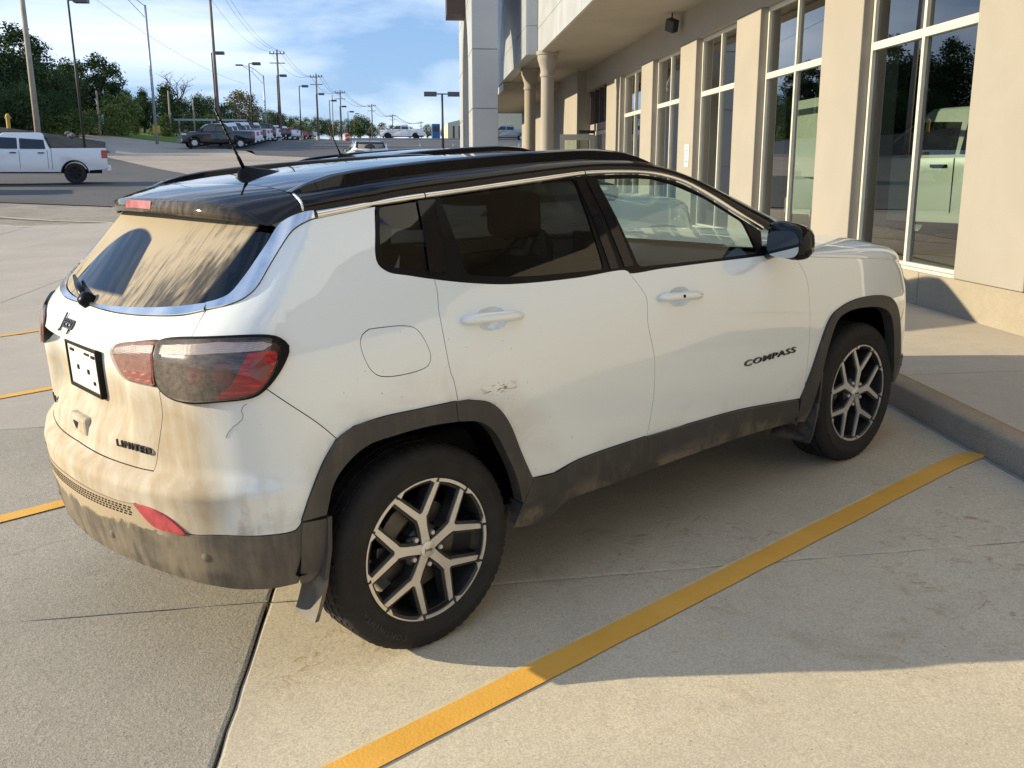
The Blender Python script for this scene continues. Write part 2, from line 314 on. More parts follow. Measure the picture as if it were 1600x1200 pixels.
yj = [-24,-13.5,-7.5,-4.5,-1.5,1.86,4.9,8,11,14,17,20,24,30,37,44]
for a, b in zip(yj[:-1], yj[1:]):
    n = 9; vs = []; xa, xb2 = KX+.16, 4.94
    for i in range(n):
        y = a+.005+(b-a-.01)*i/(n-1); vs += [(xa,y,kz(y)+.002-.05),(xa,y,kz(y)+.002),(xb2,y,wz(y)),(xb2,y,wz(y)-.05)]
    MB().add(vs, [(i*4+j,i*4+j+1,i*4+j+5,i*4+j+4) for i in range(n-1) for j in range(3)]+[(0,1,2,3),(n*4-1,n*4-2,n*4-3,n*4-4)]).build('paving_slab', 'walk_concrete', walk)

# ------------------------------------------------------------------ dealership building
bld = empty('dealership_building', (4.9, 8, .4)); BI = Matrix.Translation((-4.9,-8,-.4))
tag(bld, 'beige stucco showroom with tall windows, metal fascia and columned entrance', 'building')
def part(mb, name, mat, parent=bld, **kw):
    o = mb.build(name, mat, parent, **kw); o.matrix_parent_inverse = BI if parent is bld else Matrix.Identity(4)
    return o
XW, XG = 4.90, 5.005
PS = [(.93-.96,.93),(3.0,3.96),(6.06,7.04),(9.11,10.08),(12.10,13.06),(15.06,16.02),(18.10,19.72)]
HEAD, SILL, SOF, TRN = 3.645, .735, 4.17, 2.79
for a, b in PS: part(MB().box((XW,a,.70),(5.32,b,HEAD)), 'pier', 'stucco', bevel=.008)
part(MB().box((XW+.0,-24,.25),(5.3,-.03,HEAD)), 'pier', 'stucco')
part(MB().box((XW+.0,-24,HEAD+.002),(5.3,22.62,SOF+.06)), 'header_wall', 'stucco')
# concrete base in pours with thin joints
jb = [-24,-8,-2,1.0,4.56,7.6,10.6,13.6,16.6,19.70]
for a, b in zip(jb[:-1], jb[1:]): part(MB().box((XW+.018,a+.004,-.2),(5.3,b-.004,.694)), 'base_wall', 'base_concrete', bevel=.004)
# windows
for (a0, a1), (b0, b1) in zip(PS[:-1], PS[1:]):
    y0, y1 = a1, b0; ym = (y0+y1)/2; fw = .047; fr = MB()
    fr.box((XG,y0+.004,SILL-.06),(XG+.06,y0+fw,HEAD)).box((XG,y1-fw,SILL-.06),(XG+.06,y1-.004,HEAD)).box((XG,ym-fw/2,SILL-.02),(XG+.06,ym+fw/2,HEAD-.05))
    for zz_ in (SILL-.06, TRN-.035): fr.box((XG-.002 if zz_ < 1 else XG-.003,y0+fw+.002,zz_),(XG+.058,y1-fw-.002,zz_+.075))
    fr.box((XG-.001,y0+fw+.002,HEAD-.05),(XG+.059,y1-fw-.002,HEAD-.002))
    f = part(fr, 'window', 'window_frame'); f.matrix_parent_inverse = BI
    sl = MB().box((XW+.03,y0+.003,.696),(XG+.02,y1-.003,.722)); part(sl, 'window_sill', 'window_frame')
    for (p, q) in ((y0+fw-.005, ym-fw/2+.005), (ym+fw/2-.005, y1-fw+.005)):
        for (u, v) in ((SILL+.012, TRN-.03), (TRN+.035, HEAD-.045)):
            g = MB().add([(XG+.035,p,u),(XG+.035,q,u),(XG+.035,q,v),(XG+.035,p,v)], [(0,1,2,3)]).build('pane', 'shop_glass', f, fix=False)
# soffit, fascia, roof
part(MB().box((3.47,-24,SOF),(XW+.1,30,SOF+.05)), 'soffit', 'soffit_stucco'); part(MB().box((3.19,-24,SOF-.03),(3.47,18.88,SOF+.04)), 'soffit_border', 'soffit_stucco')
for i, a in enumerate(np.arange(18.88-3.0*12, 18.8, 3.0)):
    for z0, z1 in ((SOF-.02,4.70),(4.71,6.05),(6.06,7.2)): part(MB().box((3.165,a+.006,z0),(3.20,a+2.994,z1)), 'fascia_panel', 'panel_metal')
part(MB().box((3.185,-17,SOF+.05),(3.6,18.88,7.15)), 'fascia_core', 'black_metal')
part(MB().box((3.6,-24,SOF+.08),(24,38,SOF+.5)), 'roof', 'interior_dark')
# portico box
for (y0, y1) in ((18.90,22.4),(22.41,25.9)):
    for z0, z1 in ((SOF-.02,4.76),(4.77,6.1),(6.11,8.0)): part(MB().box((2.90,y0+.004,z0),(2.93,y1-.004,z1)), 'portico_panel', 'panel_metal_grey')
for z0, z1 in ((SOF-.02,4.76),(4.77,6.1),(6.11,8.0)): part(MB().box((2.934,18.87,z0),(3.16,18.90,z1)), 'portico_panel', 'panel_metal_grey')
part(MB().box((2.928,18.898,SOF),(3.185,30,7.95)), 'portico_core', 'panel_metal_grey')
part(MB().box((3.19,18.9,SOF-.01),(3.472,30,SOF+.045)), 'soffit_border', 'soffit_stucco')
for y0 in (25.92, 29.0, 32.1): 
    for z0, z1 in ((3.95,4.55),(4.56,5.5)): part(MB().box((2.96,y0,z0),(2.99,y0+3.0,z1)), 'fascia_panel', 'panel_metal')
part(MB().box((2.99,26,3.98),(4.9,38,4.16)), 'rear_canopy', 'soffit_stucco')
# entrance wall
part(MB().box((4.66,22.62,.2),(5.3,37,SOF)), 'entrance_wall', 'stucco'); part(MB().box((5.02,19.74,2.62),(5.25,22.6,2.80)), 'entrance_header', 'stucco')
ef = MB()
for y in (19.76,20.45,21.15,21.85,22.5): ef.box((5.0,y,2.81),(5.12,y+.09,SOF-.02))
ef.box((5.01,19.8,SOF-.12),(5.11,22.55,SOF-.02)); e = part(ef, 'entrance_window', 'bronze_frame')
MB().add([(5.07,19.8,2.82),(5.07,22.55,2.82),(5.07,22.55,SOF-.03),(5.07,19.8,SOF-.03)], [(0,1,2,3)]).build('pane', 'shop_glass', e, fix=False)
ef = MB()
for y in (19.76,20.6,21.5,22.5): ef.box((5.0,y,.35),(5.10,y+.09,2.60))
ef.box((5.005,19.78,2.50),(5.095,22.55,2.60)); e = part(ef, 'entrance_frame', 'window_frame')
MB().add([(5.05,19.8,.4),(5.05,22.55,.4),(5.05,22.55,2.5),(5.05,19.8,2.5)], [(0,1,2,3)]).build('pane', 'shop_glass', e, fix=False)
dr = MB()
for a, b in (((3.98,.42),(4.10,2.50)), ((4.74,.42),(4.86,2.50)), ((4.10,2.36),(4.74,2.50)), ((4.10,.42),(4.74,.62))): dr.box((a[0],20.98,a[1]),(b[0],21.03,b[1]))
dr = part(dr, 'open_door', 'window_frame'); MB().add([(4.1,21.0,.6),(4.74,21.0,.6),(4.74,21.0,2.37),(4.1,21.0,2.37)], [(0,1,2,3)]).build('pane', 'shop_glass', dr, fix=False); MB().box((4.45,20.93,2.52),(4.85,21.0,2.60)).build('door_closer', 'black_metal', dr)
for cy, in ((18.45,), (21.95,)):
    M_ = Matrix.Translation((3.33, cy, 0)) @ Matrix.Rotation(R(90), 4, 'X'); pr_ = [(.145,.3),(.145,3.62),(.165,3.64),(.165,3.70),(.15,3.73),(.16,3.80),(.215,3.98),(.225,4.0),(.225,4.08),(.25,4.10),(.25,SOF)]
    part(MB().lathe(pr_, 28, M_), 'column', 'column_paint', smooth='auto')
# showroom inside
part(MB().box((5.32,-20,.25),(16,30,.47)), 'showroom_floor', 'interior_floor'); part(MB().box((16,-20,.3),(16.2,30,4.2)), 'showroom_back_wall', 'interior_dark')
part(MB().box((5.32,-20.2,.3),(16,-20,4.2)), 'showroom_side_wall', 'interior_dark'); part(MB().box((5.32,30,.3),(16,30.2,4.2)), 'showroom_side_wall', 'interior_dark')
# entrance portal with arched opening
portal = empty('entrance_portal', (2.05, 23.7, .7)); PI_ = Matrix.Translation((-2.05,-23.7,-.7)); tag(portal, 'tall grey panelled entrance portal with pointed arch opening in front of the showroom', 'portal')
def pp(mb, name, mat): o = mb.build(name, mat, portal); o.matrix_parent_inverse = PI_; return o
zj = [.3, 1.71, 3.05, 4.39, 5.73, 7.07, 9.0]
for a, b in zip(zj[:-1], zj[1:]):
    pp(MB().box((1.76,19.98,a+.012),(2.34,20.03,b-.012)), 'portal_panel', 'panel_metal_grey'); pp(MB().box((1.74,20.0,a+.012),(1.78,21.75,b-.012)) if b < 5.8 else MB().box((1.74,20.0,a+.012),(1.78,27.4,b-.012)), 'portal_panel', 'panel_metal')
    if b < 5.8: pp(MB().box((1.74,25.25,a+.012),(1.78,27.4,b-.012)), 'portal_panel', 'panel_metal')
pp(MB().box((1.775,20.02,.3),(2.35,21.75,5.74)), 'portal_leg', 'panel_metal_grey'); pp(MB().box((1.775,25.25,.3),(2.35,27.4,5.74)), 'portal_leg', 'panel_metal_grey'); pp(MB().box((1.775,20.02,5.74),(2.35,27.4,9.0)), 'portal_lintel', 'panel_metal_grey')
for sg in (-1, 1):
    q = [(0,5.735),(1.75*sg,5.735),(1.75*sg,3.2)]+[(1.75*sg*math.cos(t), 3.2+2.5*math.sin(t)**.9) for t in np.linspace(.05, 1.55, 12)]
    pp(MB().prism(q, 1.745, 2.345, lambda u, v, w: (w, 23.5+u, v)), 'arch_spandrel', 'panel_metal')
pp(MB().box((1.25,23.0,5.62),(1.75,24.2,7.4)), 'sign_box', 'sign_brown')
# floodlight and notice
fl = tag(MB().box((-.07,-.09,-.10),(.07,.09,.10), Matrix.Rotation(R(28),4,'X') @ Matrix.Rotation(R(35),4,'Z')).box((-.012,-.012,.08),(.012,.012,.2)).build('floodlight', 'black_metal', bevel=.01), 'small black floodlight hanging under the showroom soffit', 'floodlight'); fl.location = (4.72, 13.0, SOF-.20)
nt_ = tag(MB().box((XW-.012,12.28,1.66),(XW-.001,12.52,2.02)).build('notice', 'paper'), 'white paper notice on the pier between two showroom windows', 'notice')
mb = MB()
for i, w in enumerate((.16,.16,.12,.16,.14)): mb.box((XW-.0135,12.40-w/2,1.97-i*.058),(XW-.0125,12.40+w/2,1.985-i*.058))
mb.build('notice_print', 'ink', nt_)
bd = empty('display_board', (6.2, 10.2, .47)); tag(bd, 'blank pale board on legs standing inside the showroom window', 'board')
MB().box((-.02,-.8,1.03),(.02,.79,2.15)).build('panel', 'white_board', bd, bevel=.004)
for y in (-.7, .69): MB().box((-.015,y-.02,0),(.015,y+.02,1.03)).build('leg', 'black_metal', bd)
# ---- body surface of the car (car frame: x forward from rear axle, m = |y| outward, z up)
def table(pts, sig, n=1201):
    a=np.array(pts,float); g=np.linspace(a[0,0]-.3,a[-1,0]+.3,n)
    # linear extrapolation at both ends
    v=np.interp(g,a[:,0],a[:,1])
    lo=(a[1,1]-a[0,1])/(a[1,0]-a[0,0]); hi=(a[-1,1]-a[-2,1])/(a[-1,0]-a[-2,0])
    v=np.where(g<a[0,0],a[0,1]+lo*(g-a[0,0]),v); v=np.where(g>a[-1,0],a[-1,1]+hi*(g-a[-1,0]),v)
    if sig>0:
        h=g[1]-g[0]; k=int(3*sig/h)+1; t=np.arange(-k,k+1)*h; w=np.exp(-t*t/(2*sig*sig)); w/=w.sum()
        vp=np.concatenate([2*v[0]-v[k:0:-1],v,2*v[-1]-v[-2:-k-2:-1]]); v=np.convolve(vp,w,'valid')
    return lambda x:np.interp(x,g,v)
BASE=table([(.15,.84),(.28,.875),(.36,.900),(.48,.912),(.62,.917),(.80,.918),(.95,.913),(1.02,.905),(1.08,.890),(1.13,.868),(1.20,.840),(1.35,.768),(1.52,.668),(1.64,.58)],.022)
PLAN=table([(-1.,-.16),(-.8,-.095),(-.6,-.055),(-.3,-.020),(0,-.004),(.4,.0),(2.3,0),(2.7,-.004),(3.0,-.022),(3.3,-.070),(3.55,-.15)],.10)
REAR=table([(.15,-.66),(.24,-.735),(.32,-.79),(.42,-.825),(.56,-.842),(.640,-.846),(.682,-.848),(.704,-.822),(.722,-.792),(.75,-.786),(.85,-.785),(1.0,-.785),(1.08,-.778),(1.13,-.748),(1.17,-.712),(1.30,-.585),(1.45,-.435),(1.56,-.325),(1.64,-.245)],.011)
FRONT=table([(.15,3.30),(.25,3.42),(.4,3.50),(.6,3.52),(.8,3.50),(.95,3.42),(1.05,3.25),(1.2,2.8),(1.64,1.5)],.03)
BOW=table([(.15,.19),(.6,.19),(.72,.15),(1.1,.135),(1.2,.15),(1.3,.17),(1.5,.17),(1.64,.17)],.04)
RC=table([(.15,.22),(.6,.22),(.9,.17),(1.08,.13),(1.2,.10),(1.64,.08)],.05)
XP,MP,LC=-.22,.38,.80
SC=XP-LC-MP
def wside(x,z): return BASE(z)+PLAN(x)*(1+np.clip((z-1.1)/.4,0,1)*np.where(x<0,.25,-.6))+.010*np.exp(-((x)/.42)**2-((z-.72)/.2)**2)+.010*np.exp(-((x-2.636)/.42)**2-((z-.72)/.2)**2)
def rearx(m,z): return REAR(z)+BOW(z)*(np.abs(m)/.75)**2.2
def frontx(m,z): return FRONT(z)-.30*(np.abs(m)/.85)**2.4
def F(x,m,z):
    r=RC(z); a=m-wside(x,z); b=rearx(m,z)-x
    q=np.sqrt(np.maximum(a+r,0)**2+np.maximum(b+r,0)**2)+np.minimum(np.maximum(a,b)+r,0)-r
    c=x-frontx(m,z); r=.18
    return np.sqrt(np.maximum(q+r,0)**2+np.maximum(c+r,0)**2)+np.minimum(np.maximum(q,c)+r,0)-r
def raydir(s):
    th=np.clip((XP-s)/LC,0,1)*math.pi/2
    ox=np.where(s>XP,s,XP); om=np.where(s>XP,MP,np.where(s<XP-LC,MP-((XP-LC)-s),MP))
    return ox,om,-np.sin(th),np.cos(th)
def surf(s,z,off=0.):
    """point on the body skin for skin coordinate s and height z (right side: y negative); s below SC is the mirrored half"""
    s=np.asarray(s,float); z=np.asarray(z,float); s,z=np.broadcast_arrays(s,z)
    mir=s<SC; s2=np.where(mir,2*SC-s,s)
    ox,om,dx,dm=raydir(s2)
    lo=np.zeros_like(s2); hi=np.full_like(s2,1.2)
    for i in range(34):
        t=(lo+hi)/2; f=F(ox+t*dx,om+t*dm,z); hi=np.where(f>0,t,hi); lo=np.where(f>0,lo,t)
    t=(lo+hi)/2; x=ox+t*dx; m=om+t*dm
    P=np.stack([x,m,z],-1); N=grad(x,m,z)
    P=P+N*np.asarray(off)[...,None] if np.ndim(off) else P+N*off
    sg=np.where(mir,1.,-1.)
    P[...,1]*=sg; N=N.copy(); N[...,1]*=sg
    return P,N
def grad(x,m,z,e=2e-3):
    g=np.stack([F(x+e,m,z)-F(x-e,m,z),F(x,m+e,z)-F(x,m-e,z),F(x,m,z+e)-F(x,m,z-e)],-1)
    return g/np.linalg.norm(g,axis=-1,keepdims=True)
def to_s(P):
    x,m,z=P[0],abs(P[1]),P[2]
    if x>=XP and m>=MP: s=x
    elif m<=MP: s=XP-LC-(MP-m)
    else: s=XP-LC*math.atan2(XP-x,m-MP)/(math.pi/2)
    if P[1]>0: s=2*SC-s
    return s,z
T={'belt':[(0.0064,1.4603),(-0.0237,1.3891),(-0.0529,1.3193),(-0.0542,1.2905),(-0.0283,1.2653),(0.0373,1.2477),(0.1209,1.2268),(0.2469,1.2003),(0.3909,1.1776),(0.5489,1.1655),(0.7395,1.1584),(0.9888,1.1536),(0.9897,1.1461),(1.1905,1.1395),(1.431,1.1327),(1.6236,1.1261),(1.8288,1.1198)],'chr_lo':[(1.87,1.2191),(1.7263,1.3048),(1.5839,1.3923),(1.4902,1.4412),(1.3866,1.4713),(1.3119,1.4858),(1.2243,1.4953),(1.06,1.5028),(0.953,1.5043),(0.821,1.4986),(0.5251,1.4856),(0.3448,1.4778),(0.1925,1.4707),(0.096,1.4662),(0.0069,1.4615),(0.0061,1.4597),(-0.1124,1.4503),(-0.1831,1.4433),(-0.2386,1.4359),(-0.3273,1.4109),(-0.397,1.366),(-0.4561,1.3138),(-0.5038,1.2627),(-0.5377,1.2406),(-0.5837,1.2237),(-0.679,1.2061)],'chr_up':[(1.8927,1.2323),(1.7372,1.3222),(1.5969,1.4102),(1.5011,1.4567),(1.3983,1.4882),(1.3224,1.501),(1.2336,1.5088),(1.0699,1.5174),(0.963,1.5193),(0.8316,1.5154),(0.5348,1.5028),(0.3535,1.4945),(0.2018,1.4894),(0.105,1.4851),(0.0141,1.4771),(0.026,1.4787),(-0.104,1.4696),(-0.1738,1.4652),(-0.2504,1.4603),(-0.3379,1.4436),(-0.3904,1.4241),(-0.4444,1.3838),(-0.5026,1.3362),(-0.5574,1.2844),(-0.5974,1.2488),(-0.6414,1.233),(-0.6909,1.224)],'gate_chr_up':[(-0.6861,1.2225),(-0.8015,1.2109),(-0.9742,1.1992),(-1.1562,1.1904),(-1.2952,1.1863),(-1.4267,1.1893),(-1.5223,1.1931)],'gate_chr_lo':[(-0.6847,1.2039),(-0.7789,1.1896),(-0.9436,1.1805),(-1.1291,1.1756),(-1.3176,1.1775),(-1.4766,1.1816)],'gate_seam':[(-0.6847,1.2039),(-0.6932,1.1742),(-0.703,1.1346)],'lamp_out':[(-0.828,1.1121),(-0.8144,1.1234),(-0.6123,1.141),(-0.4746,1.1364),(-0.4448,1.1247),(-0.422,1.0998),(-0.4244,1.0821),(-0.4577,1.0295),(-0.492,0.9917),(-0.5242,0.9719),(-0.6186,0.9623),(-0.7028,0.9565),(-0.7619,0.9624),(-0.8068,0.9848),(-0.8217,1.0133),(-0.8256,1.0937)],'lamp_in':[(-1.0455,1.0786),(-1.0351,1.0958),(-0.949,1.1127),(-0.8237,1.1234),(-0.8355,1.1089),(-0.8267,1.06),(-0.8298,1.0124),(-0.8241,0.9933),(-0.8772,0.9923),(-0.9656,0.9974),(-1.0096,1.0259),(-1.0367,1.0596)],'seam_low':[(-0.8214,0.9772),(-0.8233,0.9096),(-0.8659,0.7978),(-0.893,0.7247)],'gate_bot':[(-0.8916,0.7228),(-0.9443,0.7213),(-1.0258,0.7212),(-1.1649,0.7213),(-1.2958,0.7229),(-1.443,0.725),(-1.5837,0.728)],'q_seam':[(-0.492,0.9917),(-0.4349,0.9359),(-0.3627,0.8657),(-0.31,0.8056)],'fuel':[(-0.1521,1.1104),(-0.1005,1.1088),(-0.0309,1.1029),(0.005,1.0898),(0.0251,1.058),(0.039,0.9964),(0.0256,0.9721),(-0.0137,0.9614),(-0.1288,0.9634),(-0.1602,0.9751),(-0.1827,1.0034),(-0.1953,1.0711),(-0.1802,1.0981)],'seam_rd':[(0.1923,1.4945),(0.15,1.3424),(0.1269,1.226),(0.1232,1.183),(0.1086,1.129),(0.1002,1.0368),(0.1142,0.9121),(0.1072,0.9299),(0.1199,0.8687),(0.124,0.8357)],'seam_b':[(0.9504,1.5148),(0.9506,1.3238),(0.9933,1.1516),(1.0281,1.0961),(1.0542,1.0445),(1.0453,0.9587),(1.0758,0.8138),(1.077,0.7263),(1.0774,0.7463),(1.0696,0.6555),(1.0489,0.5558),(1.0329,0.4964)],'seam_f':[(2.0465,1.0915),(2.0996,1.0042),(2.1219,0.9057),(2.1285,0.7881),(2.1229,0.6403),(2.1158,0.5101),(2.1068,0.4347)],'arch_out_r':[(-0.4368,0.5785),(-0.4018,0.6675),(-0.3608,0.7474),(-0.316,0.8074),(-0.2574,0.8351),(-0.1608,0.8445),(-0.0231,0.8428),(0.1064,0.8396),(0.1642,0.8332),(0.2523,0.8051),(0.2913,0.772),(0.3305,0.7128),(0.3705,0.6171),(0.4032,0.5469),(0.4311,0.4901)],'arch_in_r':[(-0.3671,0.5847),(-0.3388,0.674),(-0.2981,0.7246),(-0.2265,0.7681),(-0.1264,0.7802),(0.0059,0.7822),(0.1088,0.773),(0.1966,0.7516),(0.2556,0.7048),(0.3052,0.6161),(0.3477,0.526),(0.377,0.4275)],'clad_up':[(0.43,0.4907),(0.5348,0.482),(0.6497,0.5014),(0.7696,0.5062),(1.025,0.5061),(1.2882,0.4985),(1.6297,0.4842),(2.0568,0.4401)],'clad_lo':[(0.3849,0.4055),(0.5511,0.4024),(1.0178,0.4095),(1.2996,0.3955),(1.7402,0.3705),(2.0789,0.3526)],'rock_bot':[(0.3534,0.3214),(0.4162,0.308),(0.5414,0.3051),(0.5843,0.3405),(0.6597,0.3553),(0.8516,0.3536),(1.3074,0.3557),(1.7475,0.3478),(2.049,0.3284)],'arch_out_f':[(2.0808,0.4392),(2.1516,0.5561),(2.2075,0.6676),(2.2857,0.7856),(2.3738,0.8228),(2.5222,0.8426),(2.7242,0.8303),(2.8384,0.8037),(2.918,0.7432),(2.9654,0.6475),(3.018,0.4563)],'arch_in_f':[(2.2392,0.5499),(2.2768,0.6661),(2.3392,0.7675),(2.4282,0.7949),(2.5991,0.7907),(2.7478,0.7636),(2.834,0.7182),(2.889,0.6161),(2.935,0.4501)],'bump_white':[(-0.9463,0.6211),(-0.8886,0.6067),(-0.8291,0.5958),(-0.7969,0.5763),(-0.7677,0.5517),(-0.6699,0.5507),(-0.5426,0.5427),(-0.4533,0.5501),(-0.4355,0.5747)],'bump_line_l':[(-1.4666,0.6684),(-1.2859,0.636),(-1.1111,0.6027),(-0.9938,0.5987),(-0.9523,0.6165)],'refl':[(-0.9463,0.6211),(-0.8847,0.6183),(-0.827,0.6029),(-0.7957,0.5812),(-0.7677,0.5517),(-0.8265,0.5492),(-0.8793,0.5566),(-0.9098,0.5777)],'bump_bot':[(-1.5645,0.6036),(-1.543,0.5104),(-1.3045,0.472),(-1.1014,0.4462),(-0.9675,0.4225),(-0.8415,0.3995),(-0.736,0.38),(-0.6326,0.3614),(-0.5365,0.3588),(-0.464,0.3673),(-0.436,0.4199),(-0.3654,0.5723)],'plate':[(-1.3741,1.0505),(-1.1171,1.0505),(-1.129,0.9016),(-1.3768,0.9083)],'latch':[(-1.4849,0.8048),(-1.323,0.8059),(-1.3282,0.7385),(-1.4963,0.7387)],'limited':[(-1.0914,0.7866),(-0.9001,0.7927),(-0.9044,0.7742),(-1.0936,0.7697)],'logo':[(-1.5863,1.1378),(-1.3981,1.142),(-1.319,1.0948),(-1.4959,1.0973)],'compass':[(1.6451,0.7039),(2.0195,0.683),(2.0209,0.6597),(1.6459,0.6802)],'handle_r':[(0.1762,1.0914),(0.2065,1.0965),(0.4221,1.0788),(0.4361,1.0668),(0.415,1.0565),(0.2101,1.0578),(0.1729,1.0698)],'handle_f':[(1.1122,1.0405),(1.151,1.0468),(1.3506,1.0284),(1.3723,1.0137),(1.3458,1.0053),(1.1882,1.0057),(1.1155,1.0211)],'lamp_strip':[(-0.8193,1.1163),(-0.6111,1.1329),(-0.481,1.1255),(-0.4573,1.1142),(-0.4777,1.0985),(-0.608,1.0986),(-0.8154,1.0859)],'lamp_red':[(-0.5322,1.0968),(-0.4542,1.0906),(-0.4847,1.0166),(-0.5233,0.9806),(-0.6284,0.9713),(-0.581,1.0141)],'mflap_r':[(-0.5371,0.355),(-0.4682,0.2558),(-0.4484,0.2524),(-0.4201,0.2857),(-0.3663,0.5594)],'winbar1':[(0.1839,1.4694),(0.131,1.2473)],'winbar2':[(0.2607,1.477),(0.2579,1.2169)],'winbar3':[(0.9012,1.4954),(0.8825,1.1679)],'winbar4':[(1.0185,1.4961),(1.0524,1.1596)],'qwin':[(0.0221,1.4622),(0.1854,1.4725),(0.1221,1.2484),(-0.0086,1.2783),(-0.0329,1.2991),(-0.028,1.3349)],'rwin':[(0.2646,1.4767),(0.5273,1.4896),(0.9012,1.4954),(0.8886,1.3364),(0.879,1.1719),(0.5579,1.1868),(0.4175,1.1993),(0.261,1.2241)],'fwin':[(1.0151,1.4926),(1.2172,1.4849),(1.3283,1.4747),(1.442,1.4442),(1.58,1.3869),(1.7224,1.2985),(1.7737,1.2694),(1.8007,1.1336),(1.4367,1.1439),(1.0626,1.1599)],'glass':[(-0.3939,1.4326),(-0.6302,1.448),(-1.0919,1.4491),(-1.431,1.4438),(-1.6642,1.4333)],'spo_bot':[(-1.7367,1.4454),(-1.4458,1.4499),(-1.0939,1.4505),(-0.6302,1.448),(-0.4846,1.4415),(-0.3904,1.4316)],'spo_top':[(-2.1883,1.4861),(-1.5244,1.4937),(-1.1592,1.4933),(-1.0121,1.4872),(-0.6621,1.4759)],'spo_side':[(-0.2445,1.539),(-0.2288,1.5149),(-0.2353,1.4738)],'crack1':[(-0.5439,0.9529),(-0.5589,0.942),(-0.5606,0.9089),(-0.5942,0.8801),(-0.6125,0.853)],'crack2':[(-0.6453,0.9503),(-0.6546,0.9077),(-0.665,0.8708),(-0.6646,0.8216),(-0.6663,0.7905)]}
# ------------------------------------------------------------------ car materials
def paint_white():
    m, nt, b = newmat('white_paint'); n = NT(nt); co = n.coord(); x, y, z = n.sep(co)
    # road dust: thick on the tail below the lamps, thin film round the arches and sills
    ax = n.ramp(x, -.56, -.67, 0, 1); low = n.ramp(z, 1.09, .93, .10, 1)
    st = n.noise(n.mapping(co, (16, 16, 1.3)), 1., 5, .6); bl = n.noise(co, 5., 5, .62, .6)
    d1 = n.m('MULTIPLY', n.m('MULTIPLY', ax, low), n.ramp(n.m('ADD', n.m('MULTIPLY', st, .55), n.m('MULTIPLY', bl, .6)), .28, .75, .62, 1.))
    side = n.m('MULTIPLY', n.ramp(x, -.35, -.62, 0, 1), n.ramp(z, .90, .55, 0, 1)); d2 = n.m('MULTIPLY', side, n.ramp(n.m('ADD', n.m('MULTIPLY', st, .5), n.m('MULTIPLY', bl, .5)), .36, .66, 0, .9))
    dx = n.m('SUBTRACT', x, 0.); dz = n.m('SUBTRACT', z, .34); rr = n.m('SQRT', n.m('ADD', n.m('MULTIPLY', dx, dx), n.m('MULTIPLY', dz, dz)))
    d3 = n.m('MULTIPLY', n.ramp(rr, .70, .50, 0, 1), n.ramp(bl, .38, .70, .10, .42)); sill = n.m('MULTIPLY', n.ramp(z, .64, .46, 0, .28), n.ramp(bl, .42, .7, .1, 1.))
    film = n.m('MULTIPLY', n.ramp(x, -.30, -.75, 0.015, .30), 1.)
    spk = n.ramp(n.noise(co, 70., 2, .5), .70, .76, 0, .8); spk = n.m('MULTIPLY', spk, n.ramp(rr, .85, .55, 0, 1))
    d = n.m('MAXIMUM', n.m('MAXIMUM', d1, d2), n.m('MAXIMUM', d3, n.m('MAXIMUM', sill, film)))
    # scrape marks on the rear door ahead of the arch
    sx = n.ramp(n.m('ABSOLUTE', n.m('SUBTRACT', x, .30)), .10, .02, 0, 1); sz = n.ramp(n.m('ABSOLUTE', n.m('SUBTRACT', z, .845)), .022, .004, 0, 1)
    scr = n.m('MULTIPLY', n.m('MULTIPLY', sx, sz), n.ramp(n.noise(n.mapping(co, (40, 40, 130)), 1., 3, .6), .50, .60, 0, 1))
    col = n.mix(d, (.82, .875, .875), (.345, .275, .185)); col = n.mix(spk, col, (.13, .10, .07)); col = n.mix(scr, col, (.16, .07, .05))
    n.link(col, b.inputs['Base Color']); b.inputs['Roughness'].default_value = .32
    n.link(n.ramp(d, .1, .6, .32, .85), b.inputs['Roughness']); n.link(n.ramp(d, .05, .5, 1., .0), b.inputs['Coat Weight']); b.inputs['Coat Roughness'].default_value = .025; b.inputs['Coat IOR'].default_value = 1.8
paint_white()
